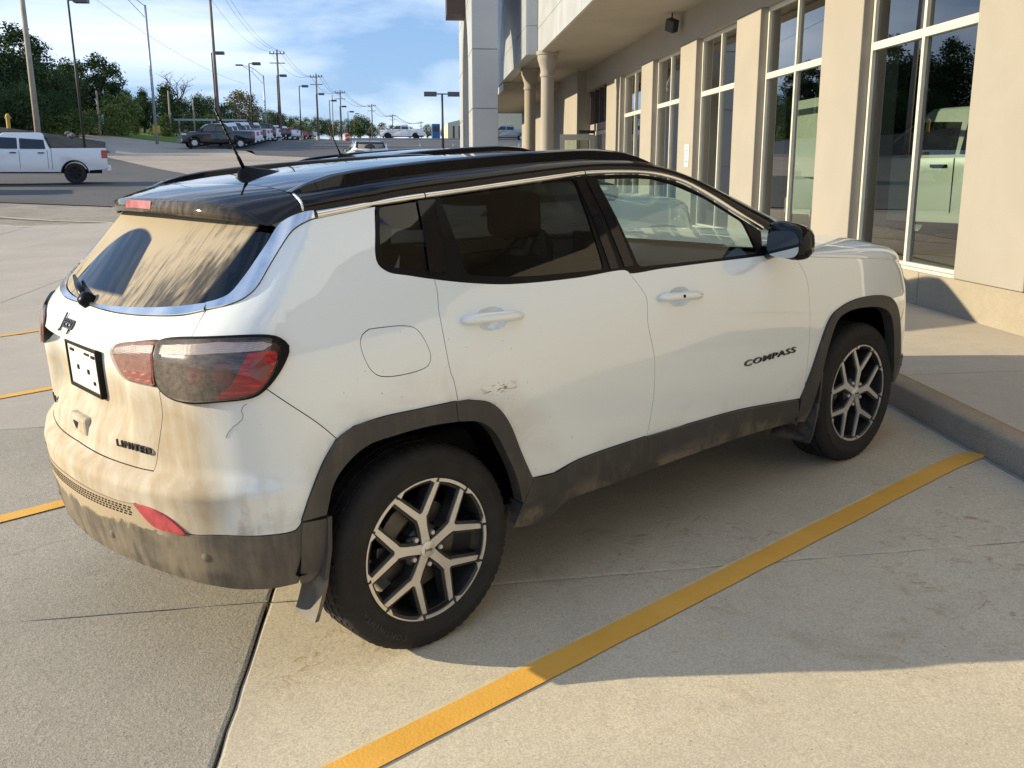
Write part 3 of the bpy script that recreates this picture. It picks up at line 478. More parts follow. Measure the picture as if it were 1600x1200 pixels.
def plastic_dusty():
    m, nt, b = newmat('black_plastic'); n = NT(nt); co = n.coord(); x, y, z = n.sep(co)
    bl = n.noise(co, 6., 6, .65, .5); st = n.noise(n.mapping(co, (26, 26, 3.)), 1., 5, .6)
    rear = n.ramp(x, -.20, -.55, 0, 1); cen = n.m('MULTIPLY', rear, n.ramp(n.m('ABSOLUTE', y), .75, .25, .10, .85)); top = n.ramp(z, .50, .585, .22, 1.)
    d = n.m('MULTIPLY', n.m('MULTIPLY', cen, top), n.ramp(n.m('ADD', n.m('MULTIPLY', bl, .6), n.m('MULTIPLY', st, .5)), .40, .66, .25, 1.25))
    d0 = n.ramp(n.m('ADD', n.m('MULTIPLY', bl, .5), n.m('MULTIPLY', st, .5)), .46, .78, .02, .17); edge = n.m('MULTIPLY', n.ramp(z, .46, .33, 0, .38), n.ramp(bl, .42, .62, 0, 1))
    band = n.m('MULTIPLY', n.m('MULTIPLY', n.ramp(n.m('ADD', z, n.m('MULTIPLY', n.m('SUBTRACT', bl, .5), .16)), .530, .548, 0, .9), n.ramp(n.m('ABSOLUTE', y), .66, .50, 0, 1)), n.ramp(x, -.6, -.68, 0, 1)); rd = n.m('MULTIPLY', n.ramp(x, -.30, -.60, 0, 1), n.ramp(n.m('ADD', n.m('MULTIPLY', bl, .5), n.m('MULTIPLY', st, .5)), .36, .66, .12, .45))
    d = n.m('MINIMUM', n.m('MAXIMUM', n.m('MAXIMUM', n.m('MAXIMUM', d, d0), edge), n.m('MAXIMUM', band, rd)), .95)
    n.link(n.mix(d, (.030, .031, .032), (.40, .32, .215)), b.inputs['Base Color']); n.link(n.ramp(d, 0, .6, .5, .9), b.inputs['Roughness'])
    n.link(n.bump(n.noise(co, 420., 2), .25, .0006), b.inputs['Normal'])
plastic_dusty()
def black_paint():
    m, nt, b = newmat('black_gloss'); n = NT(nt); co = n.coord(); x, y, z = n.sep(co)
    d = n.m('MULTIPLY', n.ramp(x, -.36, -.48, .015, .42), n.ramp(n.noise(n.mapping(co, (50, 50, 6)), 1., 4, .6), .3, .7, .3, 1.))
    n.link(n.mix(d, (.006, .006, .008), (.34, .27, .18)), b.inputs['Base Color']); n.link(n.ramp(d, .02, .4, .22, .8), b.inputs['Roughness'])
    b.inputs['Coat Weight'].default_value = 1.; b.inputs['Coat Roughness'].default_value = .03; b.inputs['Coat IOR'].default_value = 1.38; b.inputs['Specular IOR Level'].default_value = .0
black_paint()
simple('chrome', (.88, .87, .85), .20, 1., var=.08, vscale=5)
simple('dark_under', (.006, .006, .006), .9, spec=.1)
simple('rubber', (.022, .021, .020), .78, var=.28, vscale=9, bump=.25, bscale=120, spec=.3)
simple('rubber_print', (.045, .044, .043), .7, spec=.3)
simple('trim_black', (.007, .007, .008), .34, spec=.14)
simple('cabin_black', (.016, .016, .018), .75, bump=.15, bscale=200)
simple('cabin_grey', (.07, .07, .072), .7)
simple('alloy', (.74, .72, .68), .36, .75, var=.05, vscale=14)
simple('alloy_dark', (.018, .018, .019), .42, var=.3, vscale=20)
simple('steel_disc', (.13, .12, .11), .45, .8, var=.15, vscale=18)
simple('lamp_dark', (.040, .024, .022), .2, coat=.8, var=.45, vscale=11)
simple('lamp_red', (.33, .016, .022), .22, coat=1., var=.35, vscale=16)
simple('brake_lamp', (.34,.06,.07), .4, coat=.4, var=.2, vscale=20); simple('lamp_bulb', (.12,.022,.022), .3, coat=.8, var=.3, vscale=14); simple('lamp_pink', (.46, .22, .19), .5, coat=.3, var=.30, vscale=14)
simple('lamp_clear', (.33, .34, .345), .28, .0, coat=.9, var=.30, vscale=30)
simple('reflector_red', (.40, .05, .06), .35, coat=.6, var=.25, vscale=25)
simple('badge_dark', (.05, .05, .052), .3, .6)
simple('plate_white', (.72, .71, .66), .5, var=.06, vscale=20)
simple('mirror_glass', (.55, .58, .60), .03, 1.)
simple('screen', (.02, .03, .045), .12, coat=1.)
glassmat('glass_privacy', (.05, .054, .056), 1.52, refl=1.4)
glassmat('glass_clear', (.74, .84, .79), 1.52, refl=1.3)
def rear_dust(n):
    co = n.coord(); x, y, z = n.sep(co)
    ym = n.m('SUBTRACT', y, .035); zz = n.m('MULTIPLY', n.m('SUBTRACT', z, 1.185), 1.38); r = n.m('SQRT', n.m('ADD', n.m('MULTIPLY', ym, ym), n.m('MULTIPLY', zz, zz)))
    wip = n.m('MULTIPLY', n.ramp(r, .300, .312, 1, 0), n.ramp(r, .035, .05, 0, 1)); wip = n.m('MULTIPLY', wip, n.ramp(n.m('ADD', y, n.m('MULTIPLY', zz, -.42)), -.235, -.222, 0, 1)); wip = n.m('MULTIPLY', wip, n.ramp(zz, .035, .055, 0, 1))
    st = n.noise(n.mapping(co, (1.5, 24, 4.5), rot=(0, 0, 0)), 1.6, 6, .65, 1.2); bl = n.noise(co, 6., 4, .6, .4)
    dens = n.m('ADD', n.m('MULTIPLY', st, .75), n.m('MULTIPLY', bl, .45)); cov = n.ramp(y, -.50, -.12, .0, .16)
    zt = n.ramp(z, 1.24, 1.42, 0, .16)
    f = n.ramp(n.m('ADD', n.m('ADD', dens, cov), zt), .53, .84, .14, .88)
    edge = n.ramp(n.m('ABSOLUTE', y), .605, .585, 0, 1); f = n.m('MULTIPLY', f, edge)
    f = n.m('MULTIPLY', f, n.m('SUBTRACT', 1., n.m('MULTIPLY', wip, .985)))
    return f, (.42, .36, .27)
glassmat('glass_rear', (.05, .055, .06), 1.52, dust=rear_dust)

# ------------------------------------------------------------------ skin helpers
T = {k: [tuple(p) for p in v] for k, v in T.items()}
def srt(k, i, rev=False):
    p = sorted(T[k], key=lambda q: q[i], reverse=rev); o = [p[0]]
    for q in p[1:]:
        if abs(q[i]-o[-1][i]) > .012: o.append(q)
    T[k] = o
T['bump_line_l'] = [(-1.60,.619),(-1.30,.617),(-1.1159,.613),(-.9969,.613),(-.9566,.6165)]
srt('chr_up', 0, True); srt('chr_lo', 0, True); srt('seam_rd', 1, True); srt('seam_b', 1, True)
def crv(p, h=.018):
    """Catmull-Rom through traced points"""
    p = np.array(p, float)
    if len(p) < 3:
        n = max(2, int(np.linalg.norm(p[-1]-p[0])/h)+1); return [tuple(p[0]+(p[-1]-p[0])*t) for t in np.linspace(0, 1, n)]
    e = np.vstack([2*p[0]-p[1], p, 2*p[-1]-p[-2]]); o = []
    for i in range(1, len(e)-2):
        a, b, c, d = e[i-1:i+3]; n = max(1, int(np.linalg.norm(c-b)/h)+1)
        t1 = np.linalg.norm(b-a)**.5+1e-9; t2 = t1+np.linalg.norm(c-b)**.5+1e-9; t3 = t2+np.linalg.norm(d-c)**.5+1e-9
        for k in range(n):
            t = t1+(t2-t1)*k/n
            A1 = (t1-t)/t1*a+t/t1*b; A2 = (t2-t)/(t2-t1)*b+(t-t1)/(t2-t1)*c; A3 = (t3-t)/(t3-t2)*c+(t-t2)/(t3-t2)*d
            B1 = (t2-t)/t2*A1+t/t2*A2; B2 = (t3-t)/(t3-t1)*A2+(t-t1)/(t3-t1)*A3
            o.append(tuple((t2-t)/(t2-t1)*B1+(t-t1)/(t2-t1)*B2))
    o.append(tuple(p[-1])); return o
def dens(p, h=.018, closed=True):
    o = []; n = len(p)
    for i in range(n if closed else n-1):
        a = np.array(p[i]); b = np.array(p[(i+1) % n]); k = max(1, int(np.linalg.norm(b-a)/h))
        if np.linalg.norm(b-a) < .0008: continue
        for j in range(k): o.append(tuple(a+(b-a)*j/k))
    return o
def inset(p, d):
    p = np.array(p); n = len(p); a = .5*np.sum(p[:,0]*np.roll(p[:,1],-1)-np.roll(p[:,0],-1)*p[:,1]); s = 1 if a > 0 else -1
    e = np.roll(p,-1,0)-p; e /= np.linalg.norm(e,axis=1,keepdims=True)+1e-12; nr = np.stack([-e[:,1], e[:,0]],1)*s; pr = np.roll(nr,1,0)
    m = nr+pr; m /= np.linalg.norm(m,axis=1,keepdims=True)+1e-9; c = np.clip((m*nr).sum(1), .45, 1); return [tuple(q) for q in p+m*(d/c)[:,None]]
def inside(P, poly):
    P = np.asarray(P); x, y = P[:,0], P[:,1]; q = np.array(poly); r = np.zeros(len(P), bool); j = len(q)-1
    for i in range(len(q)):
        xi, yi = q[i]; xj, yj = q[j]
        c = ((yi > y) != (yj > y)) & (x < (xj-xi)*(y-yi)/(yj-yi+1e-15)+xi); r ^= c; j = i
    return r
def cut_centre(p):
    """keep the part with s >= SC, ending exactly on the centre line"""
    o = []
    for a, b in zip(p[:-1], p[1:]):
        if a[0] >= SC: o.append(a)
        if (a[0]-SC)*(b[0]-SC) < 0: t = (SC-a[0])/(b[0]-a[0]); o.append((SC, a[1]+(b[1]-a[1])*t)); break
    else: o.append(p[-1])
    return o
def sym(half): return half + [(2*SC-s, z) for s, z in reversed(half) if abs(s-SC) > 1e-6]
def pos(s, z, off):
    o = off(s, z) if callable(off) else off
    return surf(s, z, o)[0]
def panel(name, poly, mat, parent, off=0., ins=.0014, depth=.014, holes=(), mirror=True, step=.034, both=True):
    loops = [inset(dens(poly), ins)] + [inset(dens(h), -ins) for h in holes]
    pts = []; edges = []
    for L in loops:
        o = len(pts); pts += L; edges += [(o+i, o+(i+1) % len(L)) for i in range(len(L))]
    nb = len(pts); A = np.array(loops[0]); lo, hi = A.min(0), A.max(0)
    gx, gy = np.meshgrid(np.arange(lo[0]+step*.4, hi[0], step), np.arange(lo[1]+step*.4, hi[1], step)); g = np.stack([gx.ravel(), gy.ravel()], 1)
    k = inside(g, loops[0])
    for h in loops[1:]: k &= ~inside(g, h)
    g = g[k]
    if len(g):
        B = np.array(pts); k = np.ones(len(g), bool)
        for i in range(0, len(B), 400): k &= (((g[:,None,:]-B[None,i:i+400,:])**2).sum(-1).min(1) > (step*.42)**2)
        g = g[k]
    allp = [Vector(p) for p in pts] + [Vector(tuple(p)) for p in g]
    ov, oe, of, ivs, ies, ifs = delaunay_2d_cdt(allp, edges, [], 0, 1e-6)
    V2 = np.array([tuple(v) for v in ov]); tri = np.array([f for f in of if len(f) == 3]); cen = V2[tri].mean(1)
    k = inside(cen, loops[0])
    for h in loops[1:]: k &= ~inside(cen, h)
    tri = tri[k]
    s, z = V2[:,0], V2[:,1]; P = pos(s, z, off); e = 3e-3
    N = np.cross(pos(s+e, z, off)-pos(s-e, z, off), pos(s, z+e, off)-pos(s, z-e, off)); N /= np.linalg.norm(N,axis=1,keepdims=True)+1e-12
    ref = surf(s, z)[1]; N *= np.sign((N*ref).sum(1))[:,None]
    fn = np.cross(P[tri[:,1]]-P[tri[:,0]], P[tri[:,2]]-P[tri[:,0]]); fl = (fn*N[tri].mean(1)).sum(1) < 0; tri[fl] = tri[fl][:, ::-1]
    mp = {}
    for new, olds in enumerate(ivs):
        for q in olds: mp[q] = new
    be = [(mp[a], mp[b]) for a, b in edges if a in mp and b in mp]; inn = P-N*depth
    def make(sg):
        vs = P.copy(); vs2 = inn.copy(); nn = N.copy(); t = tri.copy()
        vs[:,1] *= sg; vs2[:,1] *= sg; nn[:,1] *= sg
        if sg < 0: t = t[:, ::-1]
        verts = np.vstack([vs, vs, vs2]); n0 = len(vs); faces = [tuple(map(int, f)) for f in t]
        dirs = {}
        for f in faces:
            for i in range(3): dirs[(f[i], f[(i+1) % 3])] = 1
        fl = []
        for a, b in be:
            if a == b: continue
            if (a, b) in dirs: fl.append((b+n0, a+n0, a+2*n0, b+2*n0))
            elif (b, a) in dirs: fl.append((a+n0, b+n0, b+2*n0, a+2*n0))
        me = bpy.data.meshes.new(name); me.from_pydata([tuple(p) for p in verts], [], faces+fl)
        me.polygons.foreach_set('use_smooth', [True]*len(me.polygons)); me.update()
        ln = np.zeros((len(me.loops), 3)); nf = len(faces); lv = np.zeros(len(me.loops), int); me.loops.foreach_get('vertex_index', lv)
        ln[:nf*3] = nn[lv[:nf*3]]
        for i, p in enumerate(me.polygons):
            if i >= nf: ln[p.loop_start:p.loop_start+p.loop_total] = p.normal
        me.normals_split_custom_set([tuple(v) for v in ln])
        return link(name, me, mat, parent)
    r = [make(1.)]
    if mirror: r.append(make(-1.))
    return r
def seg(k, a, b): return T[k][a:b]

# ------------------------------------------------------------------ the white SUV
WM = Matrix(((0.81637,-0.57573,-0.04548,0),(0.57505,0.81763,-0.02821,0),(0.05343,-0.00312,0.99857,0),(0,0,0,1)))
car = empty('white_suv', M=WM)
tag(car, 'white compact SUV with black roof and dusty tail, parked nose-in between yellow lines', 'car')
belt, cup, clo = crv(T['belt']), crv(T['chr_up']), crv(T['chr_lo'])
ao, ai, lo_ = T['arch_out_r'], T['arch_in_r'], T['lamp_out']
CLm = lambda s: s-SC
# quarter panel with fuel door
quarter = [p for p in clo if p[0] <= .008] + T['gate_seam'][1:] + crv(lo_[2:9]) + crv(T['q_seam'][1:]) + crv(ao[4:8]) + crv([p for p in T['seam_rd'] if p[1] < 1.23][::-1]) + [p for p in belt[:200] if p[0] < .12 and p[1] > 1.225][::-1]
panel('quarter_panel', quarter, 'white_paint', car, holes=[crv(T['fuel']+T['fuel'][:1])])
panel('fuel_door', crv(T['fuel']+T['fuel'][:1]), 'white_paint', car, ins=.0012, off=-.0004, mirror=False, step=.03)
# rear bumper, white upper half
gb = cut_centre(crv(T['gate_bot'])); bl_ = cut_centre(crv(T['bump_line_l'][::-1])); bw = crv(T['bump_white'])
half = gb[::-1] + crv(T['seam_low'][::-1])[1:] + crv(lo_[8:14][::-1]) + crv(T['q_seam'][1:]) + crv(ao[0:4][::-1]) + bw[::-1] + bl_
panel('rear_bumper', sym(half), 'white_paint', car, mirror=False, depth=.03)
# liftgate with the scooped number-plate recess
def gate_off(s, z):
    m = np.abs(s-SC); st = lambda x: x*x*(3-2*x)
    up = st(np.clip((1.068-z)/.022, 0, 1)); dn = st(np.clip((z-.76)/.13, 0, 1)); sd = st(np.clip((.44-m)/.11, 0, 1))
    return -.052*up*dn*sd
half = gb[::-1] + crv(T['seam_low'][::-1])[1:] + lo_[13:16] + lo_[0:2] + T['gate_seam'][::-1] + cut_centre(crv(T['gate_chr_lo']))
panel('liftgate', sym(half), 'white_paint', car, off=gate_off, mirror=False, step=.026)
# rear glass and chrome
cuR = [p for p in cup[::-1] if p[0] < -.25 and p[1] < 1.428]
half = cut_centre(crv(T['gate_chr_up']))[::-1] + cuR + [(-.46,1.446),(-.63,1.458),(-.9,1.466),(-1.15,1.469),(SC,1.470)]
panel('rear_glass', sym(half), 'glass_rear', car, off=-.003, mirror=False, depth=.006, step=.05)
half = cut_centre(crv(T['gate_chr_lo']))[::-1] + cut_centre(crv(T['gate_chr_up']))
panel('gate_chrome_strip', sym(half), 'chrome', car, off=.006, ins=.0008, mirror=False, depth=.012, step=.02)
CU_ = np.array(sorted(cup)); CL_ = np.array(sorted(clo))
def trim_tube(s0, s1):
    ss_ = np.linspace(s0, s1, max(6, int((s1-s0)/.03))); zu = np.interp(ss_, CU_[:,0], CU_[:,1]); zl = np.interp(ss_-.008, CL_[:,0], CL_[:,1]); zc_ = (zu+zl)/2; hw = np.maximum((zu-zl)/2, .006); P_, N_ = surf(ss_, zc_, .001); n_ = 9
    for sg in (1, -1):
        vs = []
        for i in range(len(ss_)):
            t_ = P_[min(i+1, len(ss_)-1)]-P_[max(i-1, 0)]; t_ /= np.linalg.norm(t_); up_ = np.cross(N_[i], t_); up_ *= np.sign(up_[2]) or 1
            for j in range(n_): a_ = math.pi*j/(n_-1); q = P_[i]+up_*(hw[i]*1.10*math.cos(a_))+N_[i]*(.010*math.sin(a_)); vs.append((q[0], q[1]*sg, q[2]))
        MB().add(vs, [(i*n_+j, i*n_+j+1, (i+1)*n_+j+1, (i+1)*n_+j) for i in range(len(ss_)-1) for j in range(n_-1)]).build('window_chrome_strip', 'chrome', car, smooth=True)
trim_tube(.962, 1.88); trim_tube(.204, .957); trim_tube(-.20, .199)
u = [p for p in cup if -.70 < p[0] < -.195]; l = [p for p in clo if -.70 < p[0] < -.203]
panel('pillar_chrome_strip', u+l[::-1], 'chrome', car, off=.005, ins=.0008, depth=.01, step=.02)
# side glass band
band = belt + [p for p in clo if p[0] >= .0075]
rw = lambda k: dens(T[k], .03)
def rnd(p, r=.03):
    o = []; n = len(p)
    for i in range(n):
        a, b, c = (np.array(p[(i+j) % n]) for j in (-1, 0, 1)); d1 = a-b; d2 = c-b; l1, l2 = np.linalg.norm(d1), np.linalg.norm(d2); q = min(r, l1*.4, l2*.4)
        A = b+d1/l1*q; B = b+d2/l2*q
        for t in np.linspace(0, 1, 5): o.append(tuple((1-t)**2*A+2*t*(1-t)*b+t*t*B))
    return o
holes = [rnd(T[k], .022) for k in ('qwin', 'rwin', 'fwin')]
panel('window_surround', band, 'trim_black', car, off=-.002, ins=.001, holes=holes, depth=.012)
for k, h, g in (('quarter_window', holes[0], 'glass_privacy'), ('rear_door_window', holes[1], 'glass_privacy'), ('front_door_window', holes[2], 'glass_clear')):
    panel(k, h, g, car, off=-.006, ins=-.004, depth=.004, step=.06)
# gloss pillar strips between the panes
for a, b, w in (((.205,1.468),(.150,1.240),.035), ((.925,1.492),(.930,1.165),.022), ((.985,1.492),(1.010,1.165),.026)):
    panel('pillar_trim', [(a[0]-w,a[1]),(a[0]+w,a[1]),(b[0]+w,b[1]),(b[0]-w,b[1])], 'black_gloss', car, off=.0015, ins=.001, depth=.004)
# doors
def cup_geo(k):
    s0, s1 = T[k][0][0], max(p[0] for p in T[k]); z0 = T[k][0][1]-.006; z1 = T[k][3][1]; return (s0+s1)/2, (z0+z1)/2
def cup_poly(k):
    c0, zc = cup_geo(k); return [(c0+.064*math.copysign(abs(math.cos(a))**.8, math.cos(a)), zc+.036*math.sin(a)) for a in np.linspace(0, 2*math.pi, 33)[:-1]]
sr = [p for p in T['seam_rd'] if p[1] < 1.23]; sb = [p for p in T['seam_b'] if p[1] < 1.16]
b1 = [p for p in belt if .125 < p[0] < .985]
rear_door = crv(sr) + crv(ao[8:]) + crv(T['clad_up'][1:5]) + crv(sb[::-1]) + b1[::-1]
panel('rear_door', rear_door, 'white_paint', car, holes=[cup_poly('handle_r')])
b2 = [p for p in belt if p[0] > 1.0]
front_door = crv(sb) + crv(T['clad_up'][5:]) + crv(T['seam_f'][::-1]) + [(1.97,1.112),(1.88,1.118)] + b2[::-1]
panel('front_door', front_door, 'white_paint', car, holes=[cup_poly('handle_f')])
# front fender, bumper side
zf = [(2.05,1.094),(2.3,1.062),(2.6,1.025),(2.85,.992),(3.05,.958),(3.20,.915),(3.30,.878)]
ZF = table([(1.9,1.11)]+zf+[(3.45,.82)], .03)
fender = T['seam_f'] + crv(T['arch_out_f'][:10]) + [(3.03,.70),(3.09,.80),(3.10,.90)] + crv([p for p in zf if p[0] < 3.1][::-1])
panel('front_fender', crv(T['seam_f']) + crv(T['arch_out_f'][:10]) + [(3.03,.72),(3.09,.83)] + crv(([(3.11,.944)]+zf[:5][::-1])), 'white_paint', car)
panel('front_bumper_corner', [(2.972,.64)]+[(3.018,.456),(3.30,.44),(3.36,.60),(3.30,.80),(3.25,.83),(3.09,.82),(3.03,.71)], 'white_paint', car)
panel('front_bumper_lower_corner', [(2.945,.452),(3.018,.452),(3.30,.435),(3.26,.33),(3.05,.315),(2.965,.34)], 'black_plastic', car, off=.010, depth=.05)
panel('headlamp', [(3.10,.835),(3.25,.84),(3.285,.88),(3.20,.912),(3.11,.94)], 'lamp_clear', car, off=.002)
# black claddings
CO = .012
panel('rear_arch_trim', crv(ao[0:8]) + crv(ai[0:7][::-1]), 'black_plastic', car, off=CO, depth=.05, ins=.001)
panel('rear_door_arch_trim', crv(ao[7:]) + [T['clad_lo'][0]] + crv(ai[6:][::-1]), 'black_plastic', car, off=CO, depth=.05)
panel('rear_door_cladding', crv(T['clad_up'][0:5]) + [(1.030,.410)] + crv(T['clad_lo'][0:3][::-1]), 'black_plastic', car, off=CO, depth=.03)
panel('front_door_cladding', crv(T['clad_up'][4:]) + crv(T['clad_lo'][2:][::-1]), 'black_plastic', car, off=CO, depth=.03)
rb = crv(T['rock_bot']); panel('rocker_cover', crv(T['clad_lo']) + [(2.10,.30)] + rb[::-1], 'black_plastic', car, off=CO-.006, depth=.07)
panel('front_arch_trim', crv(T['arch_out_f']) + crv(T['arch_in_f'][::-1]) + [(2.19,.40),(2.15,.31),(2.07,.33)], 'black_plastic', car, off=CO, depth=.05, ins=.001)
half = bl_[::-1] + bw + [(-.366,.572),(-.40,.49),(-.436,.420),(-.464,.368)] + crv([(-.5365,.3588),(-.6326,.3614),(-.736,.375),(-.9,.39),(-1.15,.40),(SC,.402)])
panel('lower_bumper', sym(half), 'black_plastic', car, off=.003, mirror=False, depth=.10)
panel('bumper_reflector', crv(T['refl']+T['refl'][:1]), 'reflector_red', car, off=.008, ins=.0, depth=.01, step=.02)
mb = MB()
for i in range(44):
    for j in range(4):
        s0 = SC-.44+i*.02+(j % 2)*.005; z0 = .578+.0085*j
        P, N = surf(np.array([s0-.0055, s0+.0055, s0+.0055, s0-.0055]), np.array([z0-.0026, z0-.0026, z0+.0026, z0+.0026]), .0045)
        mb.add(P, [(0,1,2,3)])
mb.build('bumper_step_dimples', 'dark_under', car, fix=False)
mb = MB()
for s0 in (-.72, 2*SC+.72, -1.12, 2*SC+1.12):
    P, N = surf(np.array(s0), np.array(.475), .004); n = Vector(N); q = n.to_track_quat('Y', 'Z').to_matrix().to_4x4(); mb.lathe([(.0,.0012),(.010,.0012),(.0115,0),(.013,.0005),(.0135,-.004)], 16, Matrix.Translation(Vector(P)) @ q)
mb.build('parking_sensor', 'black_plastic', car, smooth=True)
# tail lamps: housing, reflectors inside, clear dusty lens over them
def lens_dust(n):
    co = n.coord(); x, y, z = n.sep(co); f = n.m('ADD', n.m('MULTIPLY', n.noise(n.mapping(co, (20,20,60)), 1., 5, .7), .5), n.m('MULTIPLY', n.noise(co, 70., 4, .7), .5)); k = n.ramp(x, -.50, -.68, .02, .36)
    return n.m('MULTIPLY', n.ramp(f, .34, .66, .35, 1.), k), (.42, .37, .30)
glassmat('lamp_lens', (.86,.80,.80), 1.5, refl=1.2, dust=lens_dust)
def ribbed(name, col, sc_, rough):
    m, nt, b = newmat(name); n = NT(nt); co = n.coord(); w = n.node('ShaderNodeTexWave'); w.bands_direction = 'DIAGONAL'; w.inputs['Scale'].default_value = sc_; n.link(co, w.inputs['Vector']); w2 = n.node('ShaderNodeTexWave'); w2.bands_direction = 'Z'; w2.inputs['Scale'].default_value = sc_; n.link(co, w2.inputs['Vector'])
    f = n.m('MULTIPLY', w.outputs['Fac'], w2.outputs['Fac']); n.link(n.mix(f, tuple(c*.55 for c in col), col), b.inputs['Base Color']); b.inputs['Roughness'].default_value = rough; b.inputs['Metallic'].default_value = .3; n.link(n.bump(f, .5, .004), b.inputs['Normal'])
ribbed('strip_ribs', (.95,.96,.98), 70., .3); ribbed('red_ribs', (.75,.035,.045), 18., .25); ribbed('pink_ribs', (.48,.14,.13), 95., .4)
panel('tail_lamp', crv(lo_+lo_[:1]), 'trim_black', car, off=-.006, ins=.001, depth=.04, step=.03)
lens_o = crv([(-.8235,1.108),(-.8130,1.1165),(-.6124,1.134),(-.48,1.128),(-.455,1.117),(-.445,1.100),(-.462,1.055),(-.487,1.012),(-.515,.984),(-.545,.973),(-.6186,.967),(-.7028,.962),(-.7619,.967),(-.803,.988),(-.817,1.014),(-.8225,1.09),(-.8235,1.108)])
panel('lamp_housing', lens_o, 'lamp_dark', car, off=-.003, ins=.001, depth=.004, step=.03)
st_ = [(-.8165,1.112),(-.6113,1.129),(-.492,1.122),(-.466,1.112),(-.49,1.100),(-.6081,1.100),(-.8164,1.088)]
panel('lamp_clear_strip', dens(st_, .03), 'strip_ribs', car, off=.001, ins=.0, depth=.004, step=.02)
panel('lamp_red_lens', crv(T['lamp_red']+T['lamp_red'][:1]), 'red_ribs', car, off=.001, ins=.002, depth=.004, step=.02)
panel('lamp_side_marker', [(-.505+.026*math.cos(t*.3927), 1.048+.030*math.sin(t*.3927)) for t in range(16)], 'pink_ribs', car, off=.003, ins=0, depth=.002, step=.02)
for c_ in (-.675, -.60): panel('lamp_bulb_well', [(c_+.030*math.cos(t*.3927), 1.040+.033*math.sin(t*.3927)) for t in range(16)], 'lamp_bulb', car, off=.000, ins=0, depth=.002, step=.02)
panel('lamp_lens', lens_o, 'lamp_lens', car, off=.011, ins=.0, depth=.016, step=.025)
panel('lamp_bezel', crv(lo_+lo_[:1]), 'trim_black', car, off=.0105, ins=.0004, depth=.02, holes=[lens_o], step=.03)
li = T['lamp_in']; panel('gate_lamp', crv(li+li[:1]), 'trim_black', car, off=.002, ins=.001, depth=.04, step=.03)
lin_ = crv([(-1.040,1.078),(-1.03,1.090),(-.9494,1.106),(-.832,1.116),(-.839,1.107),(-.831,1.0599),(-.833,1.0124),(-.830,.998),(-.8774,.997),(-.9625,1.002),(-1.005,1.029),(-1.032,1.06),(-1.040,1.078)])
panel('gate_lamp_housing', lin_, 'pink_ribs', car, off=.005, ins=.001, depth=.003, step=.03)
panel('gate_lamp_clear_strip', [(-1.028,1.086),(-.95,1.100),(-.842,1.108),(-.838,1.088),(-.95,1.078),(-1.032,1.070)], 'strip_ribs', car, off=.007, ins=0, depth=.003, step=.02)
panel('gate_lamp_red_lens', [(-.985,1.026),(-.85,1.03),(-.838,1.002),(-.88,1.0),(-.960,1.005)], 'red_ribs', car, off=.007, ins=0, depth=.003, step=.02)
panel('gate_lamp_lens', lin_, 'lamp_lens', car, off=.0135, ins=0, depth=.010, step=.025)
for k_ in ('crack1',):
    q_ = crv(T[k_], .012); P_ = surf(np.array([p[0]+random.uniform(-.002,.002) for p in q_]), np.array([p[1] for p in q_]), .0004)[0]; MB().tube([tuple(p) for p in P_], .00055, 4).build('paint_crack', 'rubber', car)
# dark inner skin so that no gap shows daylight
ss = np.arange(2*SC-3.25, 3.26, .05); zz = np.arange(.30, 1.13, .05); S, Z = np.meshgrid(ss, zz); P, N = surf(S, Z, -.09); q = P.reshape(-1,3); mb = MB(); fs = []
for j in range(len(zz)-1):
    for i in range(len(ss)-1):
        c = P[j:j+2, i:i+2].reshape(-1,3).mean(0)
        if min(math.hypot(c[0], c[2]-.345), math.hypot(c[0]-2.636, c[2]-.345)) < .50 and abs(c[1]) > .6: continue
        a = j*len(ss)+i; fs.append((a, a+1, a+1+len(ss), a+len(ss)))
mb.add(q, fs); mb.build('inner_shell', 'dark_under', car, fix=False)
mb = MB().box((-.45,-.50,.30),(3.1,.50,.36)).box((.50,-.78,.335),(2.1,.78,.37)); mb.build('floor_pan', 'dark_under', car)
for wx in (0, 2.636):
    for sg in (-1, 1):
        M = Matrix.Translation((wx, 0, .345)); pr = [(.465, .86), (.465, .50), (.02, .50)]
        vs = []; n = 40
        mb = MB().lathe([(r, a*sg) for r, a in pr], n, M)
        mb.v = [(x, y, max(z, .40)) for x, y, z in mb.v]; mb.build('wheel_arch_liner', 'dark_under', car, fix=False)
# ---- roof, windscreen, bonnet
UPX = np.array([p[0] for p in cup][::-1]+[2.06, 2.2]); UPZ = np.array([p[1] for p in cup][::-1]+[1.115, 1.07])
k = UPX > -.26; ZG = lambda x: np.interp(x, UPX[k], UPZ[k])
ZC = table([(-.235,1.545),(-.09,1.563),(.3,1.588),(.7,1.598),(1.05,1.596),(1.25,1.582),(1.38,1.556),(1.55,1.498),(1.8,1.392),(2.1,1.258),(2.35,1.13)], .05)
SW = table([(-.3,0),(1.0,0),(1.35,.06),(2.05,.30)], .08)
def top(qv, t, off=0.):
    qv, t = np.broadcast_arrays(np.asarray(qv, float), np.asarray(t, float)); zg = ZG(qv); mg = -surf(qv, zg)[0][...,1]
    ph = np.clip(t, 0, 1)*math.pi/2; p = 3.0; x = qv+SW(qv)*(1-t**2); m = mg*np.sin(ph)**(2/p)*1.; z = zg+(ZC(x)-zg)*np.cos(ph)**(2/p)
    return np.stack([x, -m, z], -1)
